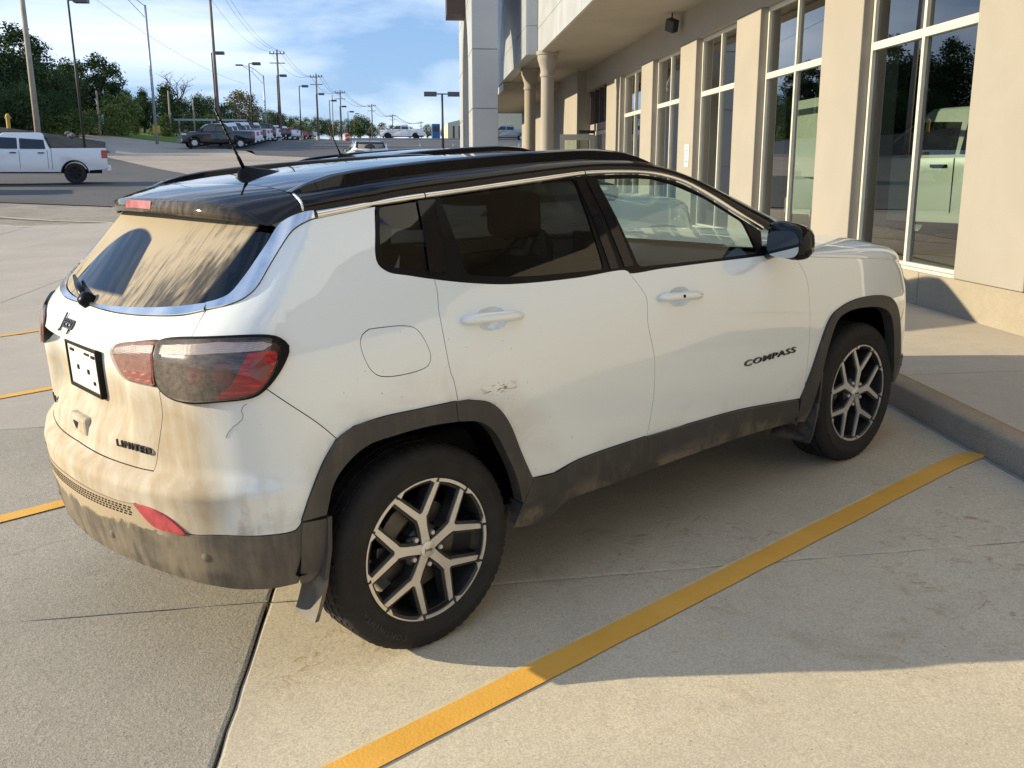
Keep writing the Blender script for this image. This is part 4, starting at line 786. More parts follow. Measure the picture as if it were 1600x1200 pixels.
def grid_part(name, P, mat, parent, mirror_join=True, flip=False):
    """P[i,j]: i along, j from centre to side; mirrored across the centre into one mesh"""
    n, k = P.shape[:2]; L = P.copy(); L[...,1] *= -1; A = np.concatenate([L[:, ::-1], P[:, 1:]], 1) if mirror_join else P; w = A.shape[1]
    fs = [(i*w+j, i*w+j+1, (i+1)*w+j+1, (i+1)*w+j) for i in range(n-1) for j in range(w-1)]
    mb = MB().add(A.reshape(-1,3), fs); o = mb.build(name, mat, parent, smooth=True); return o
tt = np.sin(np.linspace(0, 1, 26)*math.pi/2)
def grid_q(q0, q1, n, t): return top(np.linspace(q0, q1, n)[:,None], t[None,:])
t_roof = np.concatenate([np.linspace(0, .9, 18), np.linspace(.92, 1, 9)])
grid_part('roof_panel', grid_q(-.235, 1.30, 56, t_roof), 'black_gloss', car)
ts = np.linspace(0, .86, 20); tp = np.linspace(.86, 1, 10)
grid_part('windscreen', grid_q(1.30, 2.06, 30, ts), 'glass_clear', car)
P = grid_q(1.30, 2.04, 30, tp); grid_part('windscreen_pillar', P, 'black_gloss', car, mirror_join=False); P2 = P.copy(); P2[...,1] *= -1; grid_part('windscreen_pillar', P2, 'black_gloss', car, mirror_join=False)
# spoiler
tv = t_roof; front = top(np.full_like(tv, -.2385), tv); mr = .655*np.sin(tv*math.pi/2)**.95; e = mr/.655
rx = -.493+.148*e**2.2; rzb = 1.466-.036*e**2; rzt = rzb+.040*(1-e**7)
rt = np.stack([rx+.010, -mr, rzt], -1); rbm = np.stack([rx, -mr*1.0, rzb], -1); und = np.stack([rx+.17, -mr*.97, rzb+.045], -1)
rows = [front*(1-v)+rt*v+np.array([0,0,.010])*(4*v*(1-v)*.5)*(1-e[:,None]**4) for v in np.linspace(0, 1, 12)]
# side edge follows the chrome line
rows += [rt*.5+rbm*.5+np.array([-.004,0,0]), rbm, und]
spo = grid_part('roof_spoiler', np.array(rows), 'black_gloss', car)
mbk = MB(); m_ = np.linspace(-.115, .115, 12); ee = np.abs(m_)/.655; X = -.493+.148*ee**2.2-.0025; Z0 = 1.466-.036*ee**2
mbk.add([(x, y, z+.012) for x, y, z in zip(X, m_, Z0)]+[(x+.006, y, z+.038) for x, y, z in zip(X, m_, Z0)], [(i, i+1, i+13, i+12) for i in range(11)]); mbk.build('high_brake_lamp', 'brake_lamp', car, smooth=True)
# roof rails
def rail(sg):
    xs = np.concatenate([np.linspace(-.235, -.08, 8), np.linspace(0, 1.15, 20), np.linspace(1.2, 1.42, 8)]); h = np.interp(xs, [-.235,-.16,-.06,.1,1.1,1.28,1.42], [.002,.020,.032,.033,.031,.022,.002]); vs = []
    for x, hh in zip(xs, h):
        zg = float(ZG(x)); tq = .60; m0 = .588; mg = -surf(x, zg)[0][1]; ph = math.asin(min(1, (m0/mg)**1.5)); zr = zg+(float(ZC(x))-zg)*math.cos(ph)**(2/3)
        for dm, dz in ((-.026,-.008),(-.020,hh*.85),(-.008,hh),(.008,hh*.98),(.022,hh*.75),(.040,-.020)): vs.append((x, sg*(m0+dm), zr+dz))
    n = len(xs); fs = [(i*6+j, i*6+j+1, (i+1)*6+j+1, (i+1)*6+j) for i in range(n-1) for j in range(5)]+[tuple(range(6)), tuple((n-1)*6+j for j in range(6))]
    MB().add(vs, fs).build('roof_rail', 'black_gloss', car, smooth='auto')
rail(-1); rail(1)
# small chrome end piece at the spoiler joint
for sg in (-1, 1):
    pts = []
    for t in np.linspace(.70, 1, 14): p = top(np.array(-.237), np.array(t)); pts.append((p[0], p[1]*(-sg), p[2]+.004))
    MB().tube(pts, .0045, 6).build('roof_joint_trim', 'chrome', car, smooth=True)
ZH = table([(1.95,1.12),(2.2,1.135),(2.5,1.132),(2.8,1.108),(3.05,1.068),(3.25,1.01),(3.42,.92)], .06)
xs = np.linspace(2.06, 3.40, 34); th = np.concatenate([np.linspace(0, .9, 14), np.linspace(.92, 1, 8)]); H = np.zeros((len(xs), len(th), 3))
for i, x in enumerate(xs):
    zg = float(ZF(x)); mg = -surf(min(x, 3.38), zg)[0][1]; ph = th*math.pi/2; p = 2.7
    H[i] = np.stack([np.full_like(th, x)+.07*(1-th**2)*(x-2.05)/1.3, -mg*np.sin(ph)**(2/p), zg+(float(ZH(x))-zg)*np.cos(ph)**(2/p)], -1)
grid_part('bonnet', H, 'white_paint', car)
# front fascia
ms = np.linspace(0, .80, 20); zs = np.linspace(.26, .93, 20); FA = np.zeros((len(zs), len(ms), 3))
for i, z in enumerate(zs):
    lo = np.full_like(ms, 2.7); hi = np.full_like(ms, 3.7)
    for _ in range(30):
        md = (lo+hi)/2; f = F(md, ms, z); hi = np.where(f > 0, md, hi); lo = np.where(f > 0, lo, md)
    FA[i] = np.stack([lo-.004, -ms, np.full_like(ms, z)], -1)
grid_part('front_bumper', FA, 'white_paint', car)
g = FA[9:15, 0:12].copy(); g[...,0] += .012; grid_part('grille', g, 'trim_black', car); g = FA[0:6, :14].copy(); g[...,0] += .010; grid_part('front_lower_bumper', g, 'black_plastic', car)
# ---- mirrors
for sg in (-1, 1):
    vs = []; n = 18; secs = [(0, .0, .0), (.004,.055,.70), (.02,.068,.92), (.055,.070,1.), (.095,.062,.92), (.125,.045,.68), (.14,.0,.0)]
    mb = MB(); cx, cy, cz = 1.805, .985, 1.188
    for dx, rz, ry in secs:
        for i in range(n):
            a = 2*math.pi*i/n; c, s_ = math.cos(a), math.sin(a); u = math.copysign(abs(c)**.62, c)*.100*ry; w = math.copysign(abs(s_)**.62, s_)*rz*1.08
            vs.append((cx+dx-.12*u*0+ .10*(u/.112)*0, sg*(cy+u), cz+w-.018*(u/.112)))
    fs = [(i*n+k, i*n+(k+1) % n, (i+1)*n+(k+1) % n, (i+1)*n+k) for i in range(len(secs)-1) for k in range(n)]
    hous = mb.add(vs, fs).build('door_mirror', 'black_gloss', car, smooth=True)
    vs = [(cx-.002, sg*(cy+math.copysign(abs(math.cos(a))**.6, math.cos(a))*.078), cz+math.copysign(abs(math.sin(a))**.6, math.sin(a))*.056-.012) for a in np.linspace(0, 2*math.pi, 25)[:-1]]
    mg_ = MB().add(vs, [tuple(range(24))]); mg_.build('mirror_glass', 'mirror_glass', hous, fix=False)
    MB().tube([(1.86, sg*.86, 1.128), (1.862, sg*.92, 1.145), (1.866, sg*.98, 1.16)], [.035,.028,.024], 10).build('mirror_foot', 'black_gloss', hous, smooth=True)
# ---- door handles
def handle(k, hole):
    s0, s1 = T[k][0][0], max(p[0] for p in T[k]); z0 = T[k][0][1]-.006; z1 = T[k][3][1]; 
    for sg in (1, -1):
        mb = MB(); vs = []; n = 12; K = 22
        for i in range(K+1):
            u = i/K; s = s0+(s1-s0)*u; z = z0+(z1-z0)*u; P, N = surf(np.array(s), np.array(z), 0.); h = .017*(1-abs(2*u-1)**5)**.5+.0005 if 0 < u < 1 else .0006
            lift = .030*(1-abs(2*u-1)**4); ctr = P+N*(lift*.72+.006); up = np.array([0,0,1.])-N*N[2]; up /= np.linalg.norm(up)
            for j in range(n):
                a = 2*math.pi*j/n; q = ctr+up*(h*math.cos(a))+N*(.011*math.sin(a)); vs.append((q[0], q[1]*sg, q[2]))
        fs = [(i*n+j, i*n+(j+1) % n, (i+1)*n+(j+1) % n, (i+1)*n+j) for i in range(K) for j in range(n)]+[tuple(range(n)), tuple(K*n+j for j in range(n))]
        o = mb.add(vs, fs).build('door_handle', 'white_paint', car, smooth=True)
        if hole and sg == 1:
            P, N = surf(np.array(s0+.115), np.array(z0+(z1-z0)*.5), .0395); q = Vector(N).to_track_quat('Y','Z').to_matrix().to_4x4()
            MB().lathe([(0,.001),(.0065,.001),(.0065,-.01)], 14, Matrix.Translation(Vector(P)) @ q).build('key_hole', 'trim_black', o)
    c0, zc = cup_geo(k); panel('handle_cup', cup_poly(k), 'white_paint', car, off=lambda s, z: -.024*np.clip(1-((s-c0)/.066)**2-((z-zc)/.038)**2, 0, 1)**.8-.0006, ins=-.0012, depth=.002, step=.012)
handle('handle_r', False); handle('handle_f', True)
# ---- badges, number plate, latch, wiper
def badge(name, txt, s, z, width, mat, off=.003, depth=.006, height=None, shear=0, spacing=1., gate=False, bold=0.):
    me = text_mesh(txt, .1, depth, spacing, shear, bold); v = np.array([q.co for q in me.vertices]); w = np.ptp(v[:,0]); h = np.ptp(v[:,1]); k = width/w; kh = (height/h) if height else k
    o_ = float(gate_off(np.array(s), np.array(z))) if gate else 0.
    e = .01; P = surf(np.array(s), np.array(z), o_+off)[0]; a = surf(np.array(s+e), np.array(z))[0]-surf(np.array(s-e), np.array(z))[0]; b = surf(np.array(s), np.array(z+e))[0]-surf(np.array(s), np.array(z-e))[0]
    a /= np.linalg.norm(a); b -= a*(a@b); b /= np.linalg.norm(b); nn = np.cross(a, b); c = v.mean(0)*np.array([1,1,0]); cx = (v[:,0].max()+v[:,0].min())/2; cy = (v[:,1].max()+v[:,1].min())/2
    for q in me.vertices:
        x, y, zz_ = q.co; q.co = tuple(P+a*(x-cx)*k+b*(y-cy)*kh+nn*zz_)
    return link(name, me, mat, car)
badge('jeep_badge', 'Jeep', SC-.045, 1.116, .130, 'badge_dark', height=.070, bold=.0002, depth=.004).name = 'maker_badge'
badge('trim_badge', 'LIMITED', -.985, .783, .190, 'badge_dark', height=.022, gate=True, bold=.0, off=.004, spacing=1.15)
badge('four_wheel_drive_badge', '4x4', SC-.40, .80, .09, 'badge_dark', height=.026, gate=True)
badge('model_badge', 'COMPASS', 1.832, .682, .375, 'badge_dark', height=.025, shear=.12, bold=.0005, spacing=1.08, depth=.008)
px = -.738; fr = MB()
for a, b in (((-.160,.886),(.160,.900)), ((-.160,1.040),(.160,1.050)), ((-.160,.900),(-.149,1.040)), ((.149,.900),(.160,1.040))): fr.box((px-.009, a[0], a[1]), (px+.010, b[0], b[1]))
pf = fr.build('number_plate_frame', 'trim_black', car, bevel=.002)
MB().box((px-.004,-.149,.900),(px+.006,.149,1.040)).build('number_plate', 'plate_white', pf)
mb = MB()
for y, z, w, h in ((-.115,1.020,.030,.010),(-.055,1.022,.045,.008),(.10,1.02,.04,.01),(-.05,.962,.016,.016),(.055,.965,.016,.016),(-.10,.93,.016,.012)): mb.box((px-.0075, y-w/2, z-h/2), (px-.003, y+w/2, z+h/2))
mb.build('plate_fixing', 'trim_black', pf)
P = surf(np.array(SC+.0), np.array(.785), -.012)[0]
MB().box((P[0]-.018,-.085,.752),(P[0]+.03,.085,.815)).build('gate_grip', 'white_paint', car, bevel=.012)
MB().add([(P[0]-.021,-.02,.795),(P[0]-.021,.03,.795),(P[0]-.021,.005,.765)], [(0,1,2)]).build('gate_grip_arrow', 'trim_black', car, fix=False)
W0 = surf(np.array(SC+.01), np.array(1.187), .012)[0]; W1 = surf(np.array(SC-.30), np.array(1.232), .016)[0]
MB().tube([W0, W0*.5+W1*.5+np.array([-.006,0,.004]), W1], [.016,.011,.006], 8).build('rear_wiper', 'trim_black', car, smooth=True)
MB().lathe([(0,.022),(.018,.022),(.026,.010),(.028,-.02)], 18, Matrix.Translation(Vector(W0)) @ Vector((-.75,0,.66)).to_track_quat('Y','Z').to_matrix().to_4x4()).build('wiper_pivot', 'trim_black', car, smooth=True)
# antenna
ab = []
for x, w, h in ((-.125,.010,.012),(-.11,.020,.034),(-.085,.024,.040),(-.04,.028,.026),(.01,.026,.014),(.055,.010,.003)):
    z0 = float(ZC(x))-.004; ab += [(x,-w,z0),(x,-w*.45,z0+h*.8),(x,0,z0+h),(x,w*.45,z0+h*.8),(x,w,z0)]
an = MB().add(ab, [(i*5+j, i*5+j+1, i*5+j+6, i*5+j+5) for i in range(5) for j in range(4)]+[(0,1,2,3,4),(29,28,27,26,25)]).build('antenna_base', 'trim_black', car, smooth=True)
z0 = float(ZC(-.09))+.03; A0 = Vector((-.095,0,z0)); A1 = Vector((-.178,0,z0+.205)); mb = MB().tube([A0, A0.lerp(A1,.18), A0.lerp(A1,.2), A1], [.0075,.0065,.0046,.0040], 8)
for i in range(9): mb.tube([A0.lerp(A1,.25+i*.08), A0.lerp(A1,.27+i*.08)], .0062, 8)
mb.build('antenna_mast', 'trim_black', an, smooth=True)
# ---- wheels
def tyre_mesh():
    R0, w = .352, .1125; pr = [(.232,-.095),(.238,-.104),(.252,-.1115),(.2535,-.1128),(.262,-.1142),(.290,-.1168),(.2915,-.1178),(.300,-.1178),(.3015,-.1165),(.322,-.1125),(.338,-.103),(.345,-.094),(.3505,-.080)]
    for a, b in ((-.072,-.064),(-.026,-.016),(.016,.026),(.064,.072)): pr += [(R0-.0005 if abs(a) > .05 else R0, a-.001),(R0-.008, a),(R0-.008, b),(R0-.0005 if abs(a) > .05 else R0, b+.001)]
    pr += [(.3505,.080),(.345,.094),(.338,.103),(.322,.1125),(.295,.1165),(.262,.1135),(.238,.104),(.232,.095)]
    mb = MB().lathe(pr, 192); k = len(pr); v = np.array(mb.v).reshape(192, k, 3)
    for i in range(192):
        if i % 3 == 0:
            for j, (r, a) in enumerate(pr):
                if r > .336 and abs(a) > .062: v[i,j,[0,2]] *= (r-.004)/r
        if (i+2) % 6 == 0:
            for j, (r, a) in enumerate(pr):
                if r > .349 and abs(a) < .062: v[i,j,[0,2]] *= (r-.005)/r
    return mb, v.reshape(-1,3)
TY, TV = tyre_mesh(); TV = TV.copy(); TV[:,2] = np.maximum(TV[:,2], -.3448)
def poly_face(mb, P2, y0, y1): mb.prism(P2, y0, y1, lambda u, v, w: (u, w, v))
def spoke_polys(th, g, FA=R(22.5)):
    def rot(p): c, s = math.cos(th), math.sin(th); return (p[0]*c-p[1]*s, p[0]*s+p[1]*c)
    out = [[rot(p) for p in ((.026,-.0165-g),(.050,-.0150-g),(.080,-.0148-g),(.104,-.0172-g),(.124,-.0215-g),(.136,-.0235-g*.6),(.1295,0),(.136,.0235+g*.6),(.124,.0215+g),(.104,.0172+g),(.080,.0148+g),(.050,.0150+g),(.026,.0165+g))]]
    for sg in (-1, 1):
        a = sg*FA; e = np.array((.2385*math.cos(a), .2385*math.sin(a))); b = np.array((.1225, sg*.0135)); d = e-b; L = np.linalg.norm(d); d /= L; nrm = np.array([-d[1], d[0]]); w0, w1 = .0112+g, .0082+g
        out.append([rot(tuple(p)) for p in (b-nrm*w0, e-nrm*w1, e+nrm*w1, b+nrm*w0)])
    return out
def wheel(x, sg, th0, first):
    M = Matrix.Translation((x, sg*.770, .345)) if sg < 0 else Matrix.Translation((x, sg*.770, .345)) @ rotz(math.pi)
    if first is not None:
        r = copy_tree(first, car); r.matrix_local = M @ Matrix.Rotation(th0, 4, 'Y'); 
        for ch in r.children:
            if ch.name.startswith(('tyre', 'brake', 'cap_logo')): ch.matrix_local = Matrix.Rotation(-th0, 4, 'Y')
        return r
    # local: outer face towards -Y
    mb = MB().lathe([(.241,-.102),(.243,-.106),(.236,-.108),(.229,-.104),(.226,-.090),(.222,-.04),(.205,.00),(.205,.08),(.226,.10),(.238,.104)], 72)
    rim = mb.build('wheel', 'alloy_dark', car, smooth='auto'); rim.matrix_local = M @ Matrix.Rotation(th0, 4, 'Y')
    dk = MB(); br = MB()
    def arc(th, a0, a1, r0, r1, y0, y1, n_=10, mb=None):
        A_ = np.linspace(a0, a1, n_)
        for i in range(n_-1): (mb or br).prism([(r*math.cos(th+t), r*math.sin(th+t)) for r, t in ((r1, A_[i]), (r1, A_[i+1]), (r0, A_[i+1]), (r0, A_[i]))], y0, y1, lambda u, v, w: (u, w, v))
    for k_ in range(5):
        th = k_*2*math.pi/5
        for j, p in enumerate(spoke_polys(th, .0105)): poly_face(dk, p, -.0935+.0003*j, -.050)
        for j, p in enumerate(spoke_polys(th, 0.)): poly_face(br, p, -.0985-.0004*j, -.090)
        arc(th+math.pi/5, -R(14.8), R(14.8), .2315, .2425, -.1098, -.098)                     # bright rim edge that closes each pocket
        arc(th+math.pi/5, -R(15.5), R(15.5), .219, .2335, -.092, -.055, mb=dk)
        arc(th, -R(19.2), R(19.2), .2390, .2440, -.1098, -.1)                                # thin lip inside the fork
        for sg_ in (-1, 1): br.prism([(r*math.cos(th+sg_*R(t)), r*math.sin(th+sg_*R(t))) for r, t in ((.242,19.2),(.242,11.5),(.2265,17.6))], -.1096, -.095, lambda u, v, w: (u, w, v))
    dk.lathe([(.0,-.086),(.066,-.086),(.078,-.076),(.082,-.045)], 40)
    dk.build('spoke_web', 'alloy_dark', rim); br.build('machined_spokes', 'alloy', rim)
    MB().lathe([(0,-.106),(.020,-.1055),(.0275,-.1035),(.030,-.0985),(.030,-.085)], 36).build('centre_cap', 'alloy', rim, smooth='auto')
    for k_ in range(5):
        a = k_*2*math.pi/5+math.pi/5; c = (.0570*math.cos(a), .0570*math.sin(a)); MB().lathe([(0,-.099),(.0075,-.099),(.0098,-.095),(.0098,-.075)], 6, Matrix.Translation((c[0],0,c[1]))).build('lug_nut', 'alloy', rim, smooth='auto')
    MB().add(TV, TY.f).build('tyre', 'rubber', rim, smooth='auto').matrix_local = Matrix.Rotation(-th0, 4, 'Y')
    MB().lathe([(.06,-.035),(.155,-.035),(.155,-.012),(.06,-.012)], 48, close=True).build('brake_disc', 'steel_disc', rim, smooth='auto').matrix_local = Matrix.Rotation(-th0, 4, 'Y')
    cal = MB()
    for a in np.linspace(-.5, .5, 6): cal.box((.105,-.06,-.02),(.172,.02,.02), Matrix.Rotation(-a-2.6, 4, 'Y'))
    cal.build('brake_caliper', 'steel_disc', rim, bevel=.004).matrix_local = Matrix.Rotation(-th0, 4, 'Y')
    me = text_mesh('CONTINENTAL', .026, .0016, 1.35, 0, .0004)
    for v in me.vertices: a_ = math.pi/2-v.co.x/.297+2.35; r_ = .297+v.co.y; v.co = (r_*math.cos(a_), -.1182-v.co.z, r_*math.sin(a_))
    link('tyre_lettering', me, 'rubber_print', rim).matrix_local = Matrix.Rotation(-th0, 4, 'Y')
    me = text_mesh('Jeep', .018, .001)
    for v in me.vertices: v.co = (v.co.x, -.1066-v.co.z, v.co.y)
    link('cap_logo', me, 'badge_dark', rim).matrix_local = Matrix.Rotation(-th0, 4, 'Y')
    return rim
w0 = wheel(0, -1, -R(97), None)
wheel(2.636, -1, -R(76), w0); wheel(0, 1, .4, w0); wheel(2.636, 1, .9, w0)
# mud flaps: thin curved plates behind each wheel
for sg in (-1, 1):
    for prof, m0, m1 in (([(-.356,.575),(-.366,.47),(-.392,.36),(-.418,.29),(-.434,.256)], .775, .900), ([(2.262,.53),(2.250,.42),(2.225,.32),(2.195,.235),(2.17,.205)], .70, .915)):
        vs = []; k_ = 7
        for i, (x, z) in enumerate(prof):
            for j in range(k_):
                u = j/(k_-1); m_ = m0+(m1-m0)*u; bow = -.004*math.sin(math.pi*u); zz_ = z; vs.append((x+bow, sg*m_, zz_))
        n_ = len(vs); vs += [(x-.014, y, z) for x, y, z in vs]; fs = []; w_ = k_; r_ = len(prof)
        for i in range(r_-1):
            for j in range(w_-1): a_ = i*w_+j; fs += [(a_,a_+1,a_+1+w_,a_+w_), (n_+a_,n_+a_+w_,n_+a_+1+w_,n_+a_+1)]
        for i in range(r_-1):
            for j in (0, w_-1): a_ = i*w_+j; fs.append((a_, a_+w_, n_+a_+w_, n_+a_))
        for i in (0, r_-1):
            for j in range(w_-1): a_ = i*w_+j; fs.append((a_, a_+1, n_+a_+1, n_+a_))
        MB().add(vs, fs).build('mud_flap', 'black_plastic', car, smooth='auto')
panel('arch_end_trim', [(-.4355,.5735),(-.362,.572),(-.372,.47),(-.398,.40),(-.43,.372),(-.459,.369)], 'black_plastic', car, off=.008, depth=.05, ins=.001)
# ---- cabin
MB().box((-.3,-.70,.30),(2.25,.70,.42)).build('cabin_floor', 'cabin_black', car)
MB().box((-.62,-.62,.42),(-.05,.62,1.02)).build('cargo_cover', 'cabin_black', car, bevel=.03)
def seat(x, y, w, name='front_seat'):
    mb = MB().box((x-.02,y-w,.50),(x+.50,y+w,.64)); mb.box((x-.14,y-w,.52),(x+.02,y+w,1.22), Matrix.Translation((x,0,.55)) @ Matrix.Rotation(-R(14),4,'Y') @ Matrix.Translation((-x,0,-.55)))
    return mb.build(name, 'cabin_black', car, bevel=.04, segs=3, smooth=True)
for y in (-.38, .38):
    s_ = seat(1.02, y, .25); MB().box((.80,y-.13,1.27),(.90,y+.13,1.45)).build('headrest', 'cabin_black', s_, bevel=.035, segs=3, smooth=True)
b = seat(.12, 0, .62, 'rear_seat')
for y in (-.38, 0, .38): MB().box((-.11,y-.12,1.24),(-.02,y+.12,1.38)).build('headrest', 'cabin_black', b, bevel=.03, segs=3, smooth=True)
ds = MB().prism([(1.72,.62),(1.66,.95),(1.74,1.07),(2.0,1.10),(2.25,1.09),(2.25,.62)], -.72, .72, lambda u, v, w: (u, w, v)).build('dashboard', 'cabin_black', car, bevel=.03, smooth='auto')
MB().box((1.66,-.13,1.06),(1.68,.13,1.20)).build('centre_screen', 'screen', ds, bevel=.006)
SWM = Matrix.Translation((1.55,.38,1.03)) @ Matrix.Rotation(R(-62), 4, 'Y')
mb = MB().tube([(.185*math.cos(a)*1, .185*math.sin(a), 0) for a in np.linspace(0, 2*math.pi, 33)], .016, 8)
mb.box((-.18,-.02,-.01),(.18,.02,.01)).box((-.06,-.06,-.02),(.06,.06,.02)); mb.v = [tuple(SWM @ Vector(v)) for v in mb.v]; mb.build('steering_wheel', 'cabin_black', car, smooth='auto')
MB().box((1.42,-.10,1.45),(1.46,.10,1.50)).build('interior_mirror', 'cabin_black', car, bevel=.012)
MB().box((.2,-.56,1.50),(1.25,.56,1.53)).build('headliner', 'cabin_grey', car)
# ------------------------------------------------------------------ pickups and other vehicles
simple('truck_white', (.78,.79,.80), .28, coat=1.); simple('truck_black', (.012,.013,.015), .22, coat=1.); simple('truck_grey', (.28,.29,.30), .3, .3, coat=1.); simple('truck_red', (.32,.02,.02), .3, coat=1.)
simple('tyre_black', (.018,.018,.018), .85); simple('wheel_silver', (.55,.55,.55), .3, .9); simple('truck_glass', (.012,.016,.018), .06, coat=1.); simple('truck_lamp', (.40,.02,.02), .25, coat=1.); simple('truck_headlamp', (.7,.7,.7), .2, coat=1.)
def pickup_proto(mat, label, rim='wheel_silver'):
    root = empty('pickup_truck'); tag(root, label, 'truck')
    W = .98; fa, ra, r = 1.95, -1.72, .40; YM = lambda u, v, w: (u, w, v)
    def arch(cx, rad, n=9): return [(cx+rad*math.cos(t), .40+rad*math.sin(t)) for t in np.linspace(0, math.pi, n)]
    lower = [(2.88,.48),(2.92,.62),(2.92,1.10),(2.86,1.20),(1.75,1.27),(1.45,1.29),(-.88,1.30),(-.90,1.31),(-.94,1.36),(-2.88,1.38),(-2.93,1.34),(-2.93,.62),(-2.85,.55)]
    bot = [(ra-.53,.52)]+arch(ra,.51)[::-1]+[(ra+.53,.45),(fa-.54,.45)]+arch(fa,.51)[::-1]+[(fa+.54,.48)]
    b = MB().prism(lower+bot, -W, W, YM).build('body', mat, root, bevel=.035, smooth='auto')
    cab = MB(); v = [(1.55,-.93,1.27),(.72,-.76,1.93),(-.64,-.76,1.95),(-.90,-.93,1.29)]; v2 = [(x,-y,z) for x,y,z in v]; cab.add(v+v2, [(0,1,2,3),(7,6,5,4),(0,4,5,1),(1,5,6,2),(2,6,7,3)]).build('cab', mat, root, bevel=.05, smooth='auto')
    for sg in (-1, 1):
        def on(x, z): t = (z-1.29)/.64; return (x, sg*(.945-.20*t+.006), z)
        for nm, q in (('front_door_glass', [(1.36,1.33),(.80,1.82),(.24,1.86),(.24,1.33)]), ('rear_door_glass', [(.16,1.33),(.16,1.86),(-.58,1.85),(-.68,1.76),(-.74,1.33)])):
            MB().add([on(x,z) for x,z in q], [tuple(range(len(q)))]).build(nm, 'truck_glass', root, fix=False)
        for x in (.19,-.80): MB().box((x,sg*(W+.002)-.004,.58),(x+.012,sg*(W+.002)+.004,1.28)).build('door_seam', 'tyre_black', root)
        MB().box((-.94,sg*(W+.002)-.004,.55),(-.925,sg*(W+.002)+.004,1.34)).build('bed_seam', 'tyre_black', root)
        for x in (.30,-.68): MB().box((x,sg*(W+.01)-.02,1.16),(x+.22,sg*(W+.01)+.02,1.20)).build('door_handle', 'tyre_black', root)
        MB().box((-2.945,sg*.80-.12,.98),(-2.72,sg*.87+.12*(1 if sg<0 else 1)*1,1.30)).build('tail_lamp', 'truck_lamp', root, bevel=.02)
        MB().box((2.55,sg*.84-.15,.98),(2.935,sg*.84+.145,1.14)).build('headlamp', 'truck_headlamp', root, bevel=.03)
        MB().box((1.28,sg*1.12-.10,1.28),(1.40,sg*1.12+.10,1.52)).build('door_mirror', 'tyre_black', root, bevel=.03)
    MB().add([(1.50,-.86,1.33),(1.50,.86,1.33),(.80,.68,1.86),(.80,-.68,1.86)], [(0,1,2,3)]).build('windscreen', 'truck_glass', root, fix=False).location = (.03,0,.02)
    MB().add([(-.89,-.80,1.38),(-.89,.80,1.38),(-.70,.68,1.84),(-.70,-.68,1.84)], [(0,1,2,3)]).build('rear_window', 'truck_glass', root, fix=False).location = (-.02,0,0)
    MB().box((-2.80,-.86,1.20),(-1.0,.86,1.395)).build('bed_liner', 'tyre_black', root)
    MB().box((2.80,-.97,.48),(3.0,.97,.74)).build('front_bumper', 'wheel_silver' if mat == 'truck_black' else 'tyre_black', root, bevel=.04); MB().box((-3.05,-.95,.48),(-2.88,.95,.72)).build('rear_bumper', mat if mat == 'truck_white' else 'wheel_silver', root, bevel=.03)
    MB().box((2.86,-.66,.78),(2.945,.66,1.12)).build('grille', 'wheel_silver' if mat == 'truck_black' else 'tyre_black', root, bevel=.03)
    MB().box((-2.7,-.7,.40),(2.7,.7,.56)).build('chassis', 'tyre_black', root)
    for cx in (fa, ra):
        ao_ = [(cx+.515*math.cos(t), .40+.515*math.sin(t)) for t in np.linspace(0, math.pi, 13)]; ai_ = [(cx+.47*math.cos(t), .40+.47*math.sin(t)) for t in np.linspace(math.pi, 0, 13)]; wl_ = MB()
        for i in range(12): wl_.prism([ao_[i], ao_[i+1], ai_[11-i], ai_[12-i]], -.985, .985, YM)
        wl_.build('wheel_arch', 'tyre_black', root)
    for x in (fa, ra):
        for sg in (-1, 1):
            M_ = Matrix.Translation((x, sg*.84, r)) if sg < 0 else Matrix.Translation((x, sg*.84, r)) @ rotz(math.pi)
            t = MB().lathe([(.245,-.12),(.30,-.135),(.375,-.125),(.40,-.09),(.40,.09),(.375,.12),(.25,.12)], 28).build('wheel', 'tyre_black', root, smooth='auto'); t.matrix_local = M_
            rm = MB().lathe([(.25,-.115),(.235,-.10),(.20,-.05),(.0,-.05)], 24)
            for k in range(6):
                a = k*math.pi/3; rm.prism([(.05*math.cos(a-.6),.05*math.sin(a-.6)),(.235*math.cos(a-.16),.235*math.sin(a-.16)),(.235*math.cos(a+.16),.235*math.sin(a+.16)),(.05*math.cos(a+.6),.05*math.sin(a+.6))], -.112, -.07, lambda u, v_, w: (u, w, v_))
            rm.build('rim', rim, t, smooth='auto')
    return root
def put(root, x, y, heading, dz=0.): root.matrix_world = Matrix.Translation((x, y, float(terr(x, y))+dz)) @ rotz(heading); return root
pw = put(pickup_proto('truck_white', 'white crew-cab pickup with black wheels crossing the asphalt before the gravel bank', 'tyre_black'), -14.98, 37.05, R(197))
pk = pickup_proto('truck_black', 'black crew-cab pickup with chrome front bumper, first of the long parked row')
def recolour(t, mat):
    for o in t.children:
        for s_ in o.material_slots:
            if s_.material and s_.material.name in ('truck_white','truck_black'): s_.link = 'OBJECT'; s_.material = MATS[mat]
ORD = ['first','second','third','fourth','fifth','sixth','seventh','eighth','ninth','tenth','eleventh','twelfth','thirteenth','fourteenth','fifteenth']
ROW = [(0,'black'),(1,'white'),(2,'white'),(3,'black'),(4,'white'),(5,'white'),(6.2,'black'),(8,'white'),(10,'black'),(13,'black'),(17,'white'),(20,'white'),(24,'red'),(29,'black'),(35,'white')]
base = np.array([-16.2, 80.3]); dirn = np.array([-.055, 1.0])
pk.matrix_world = Matrix.Identity(4)
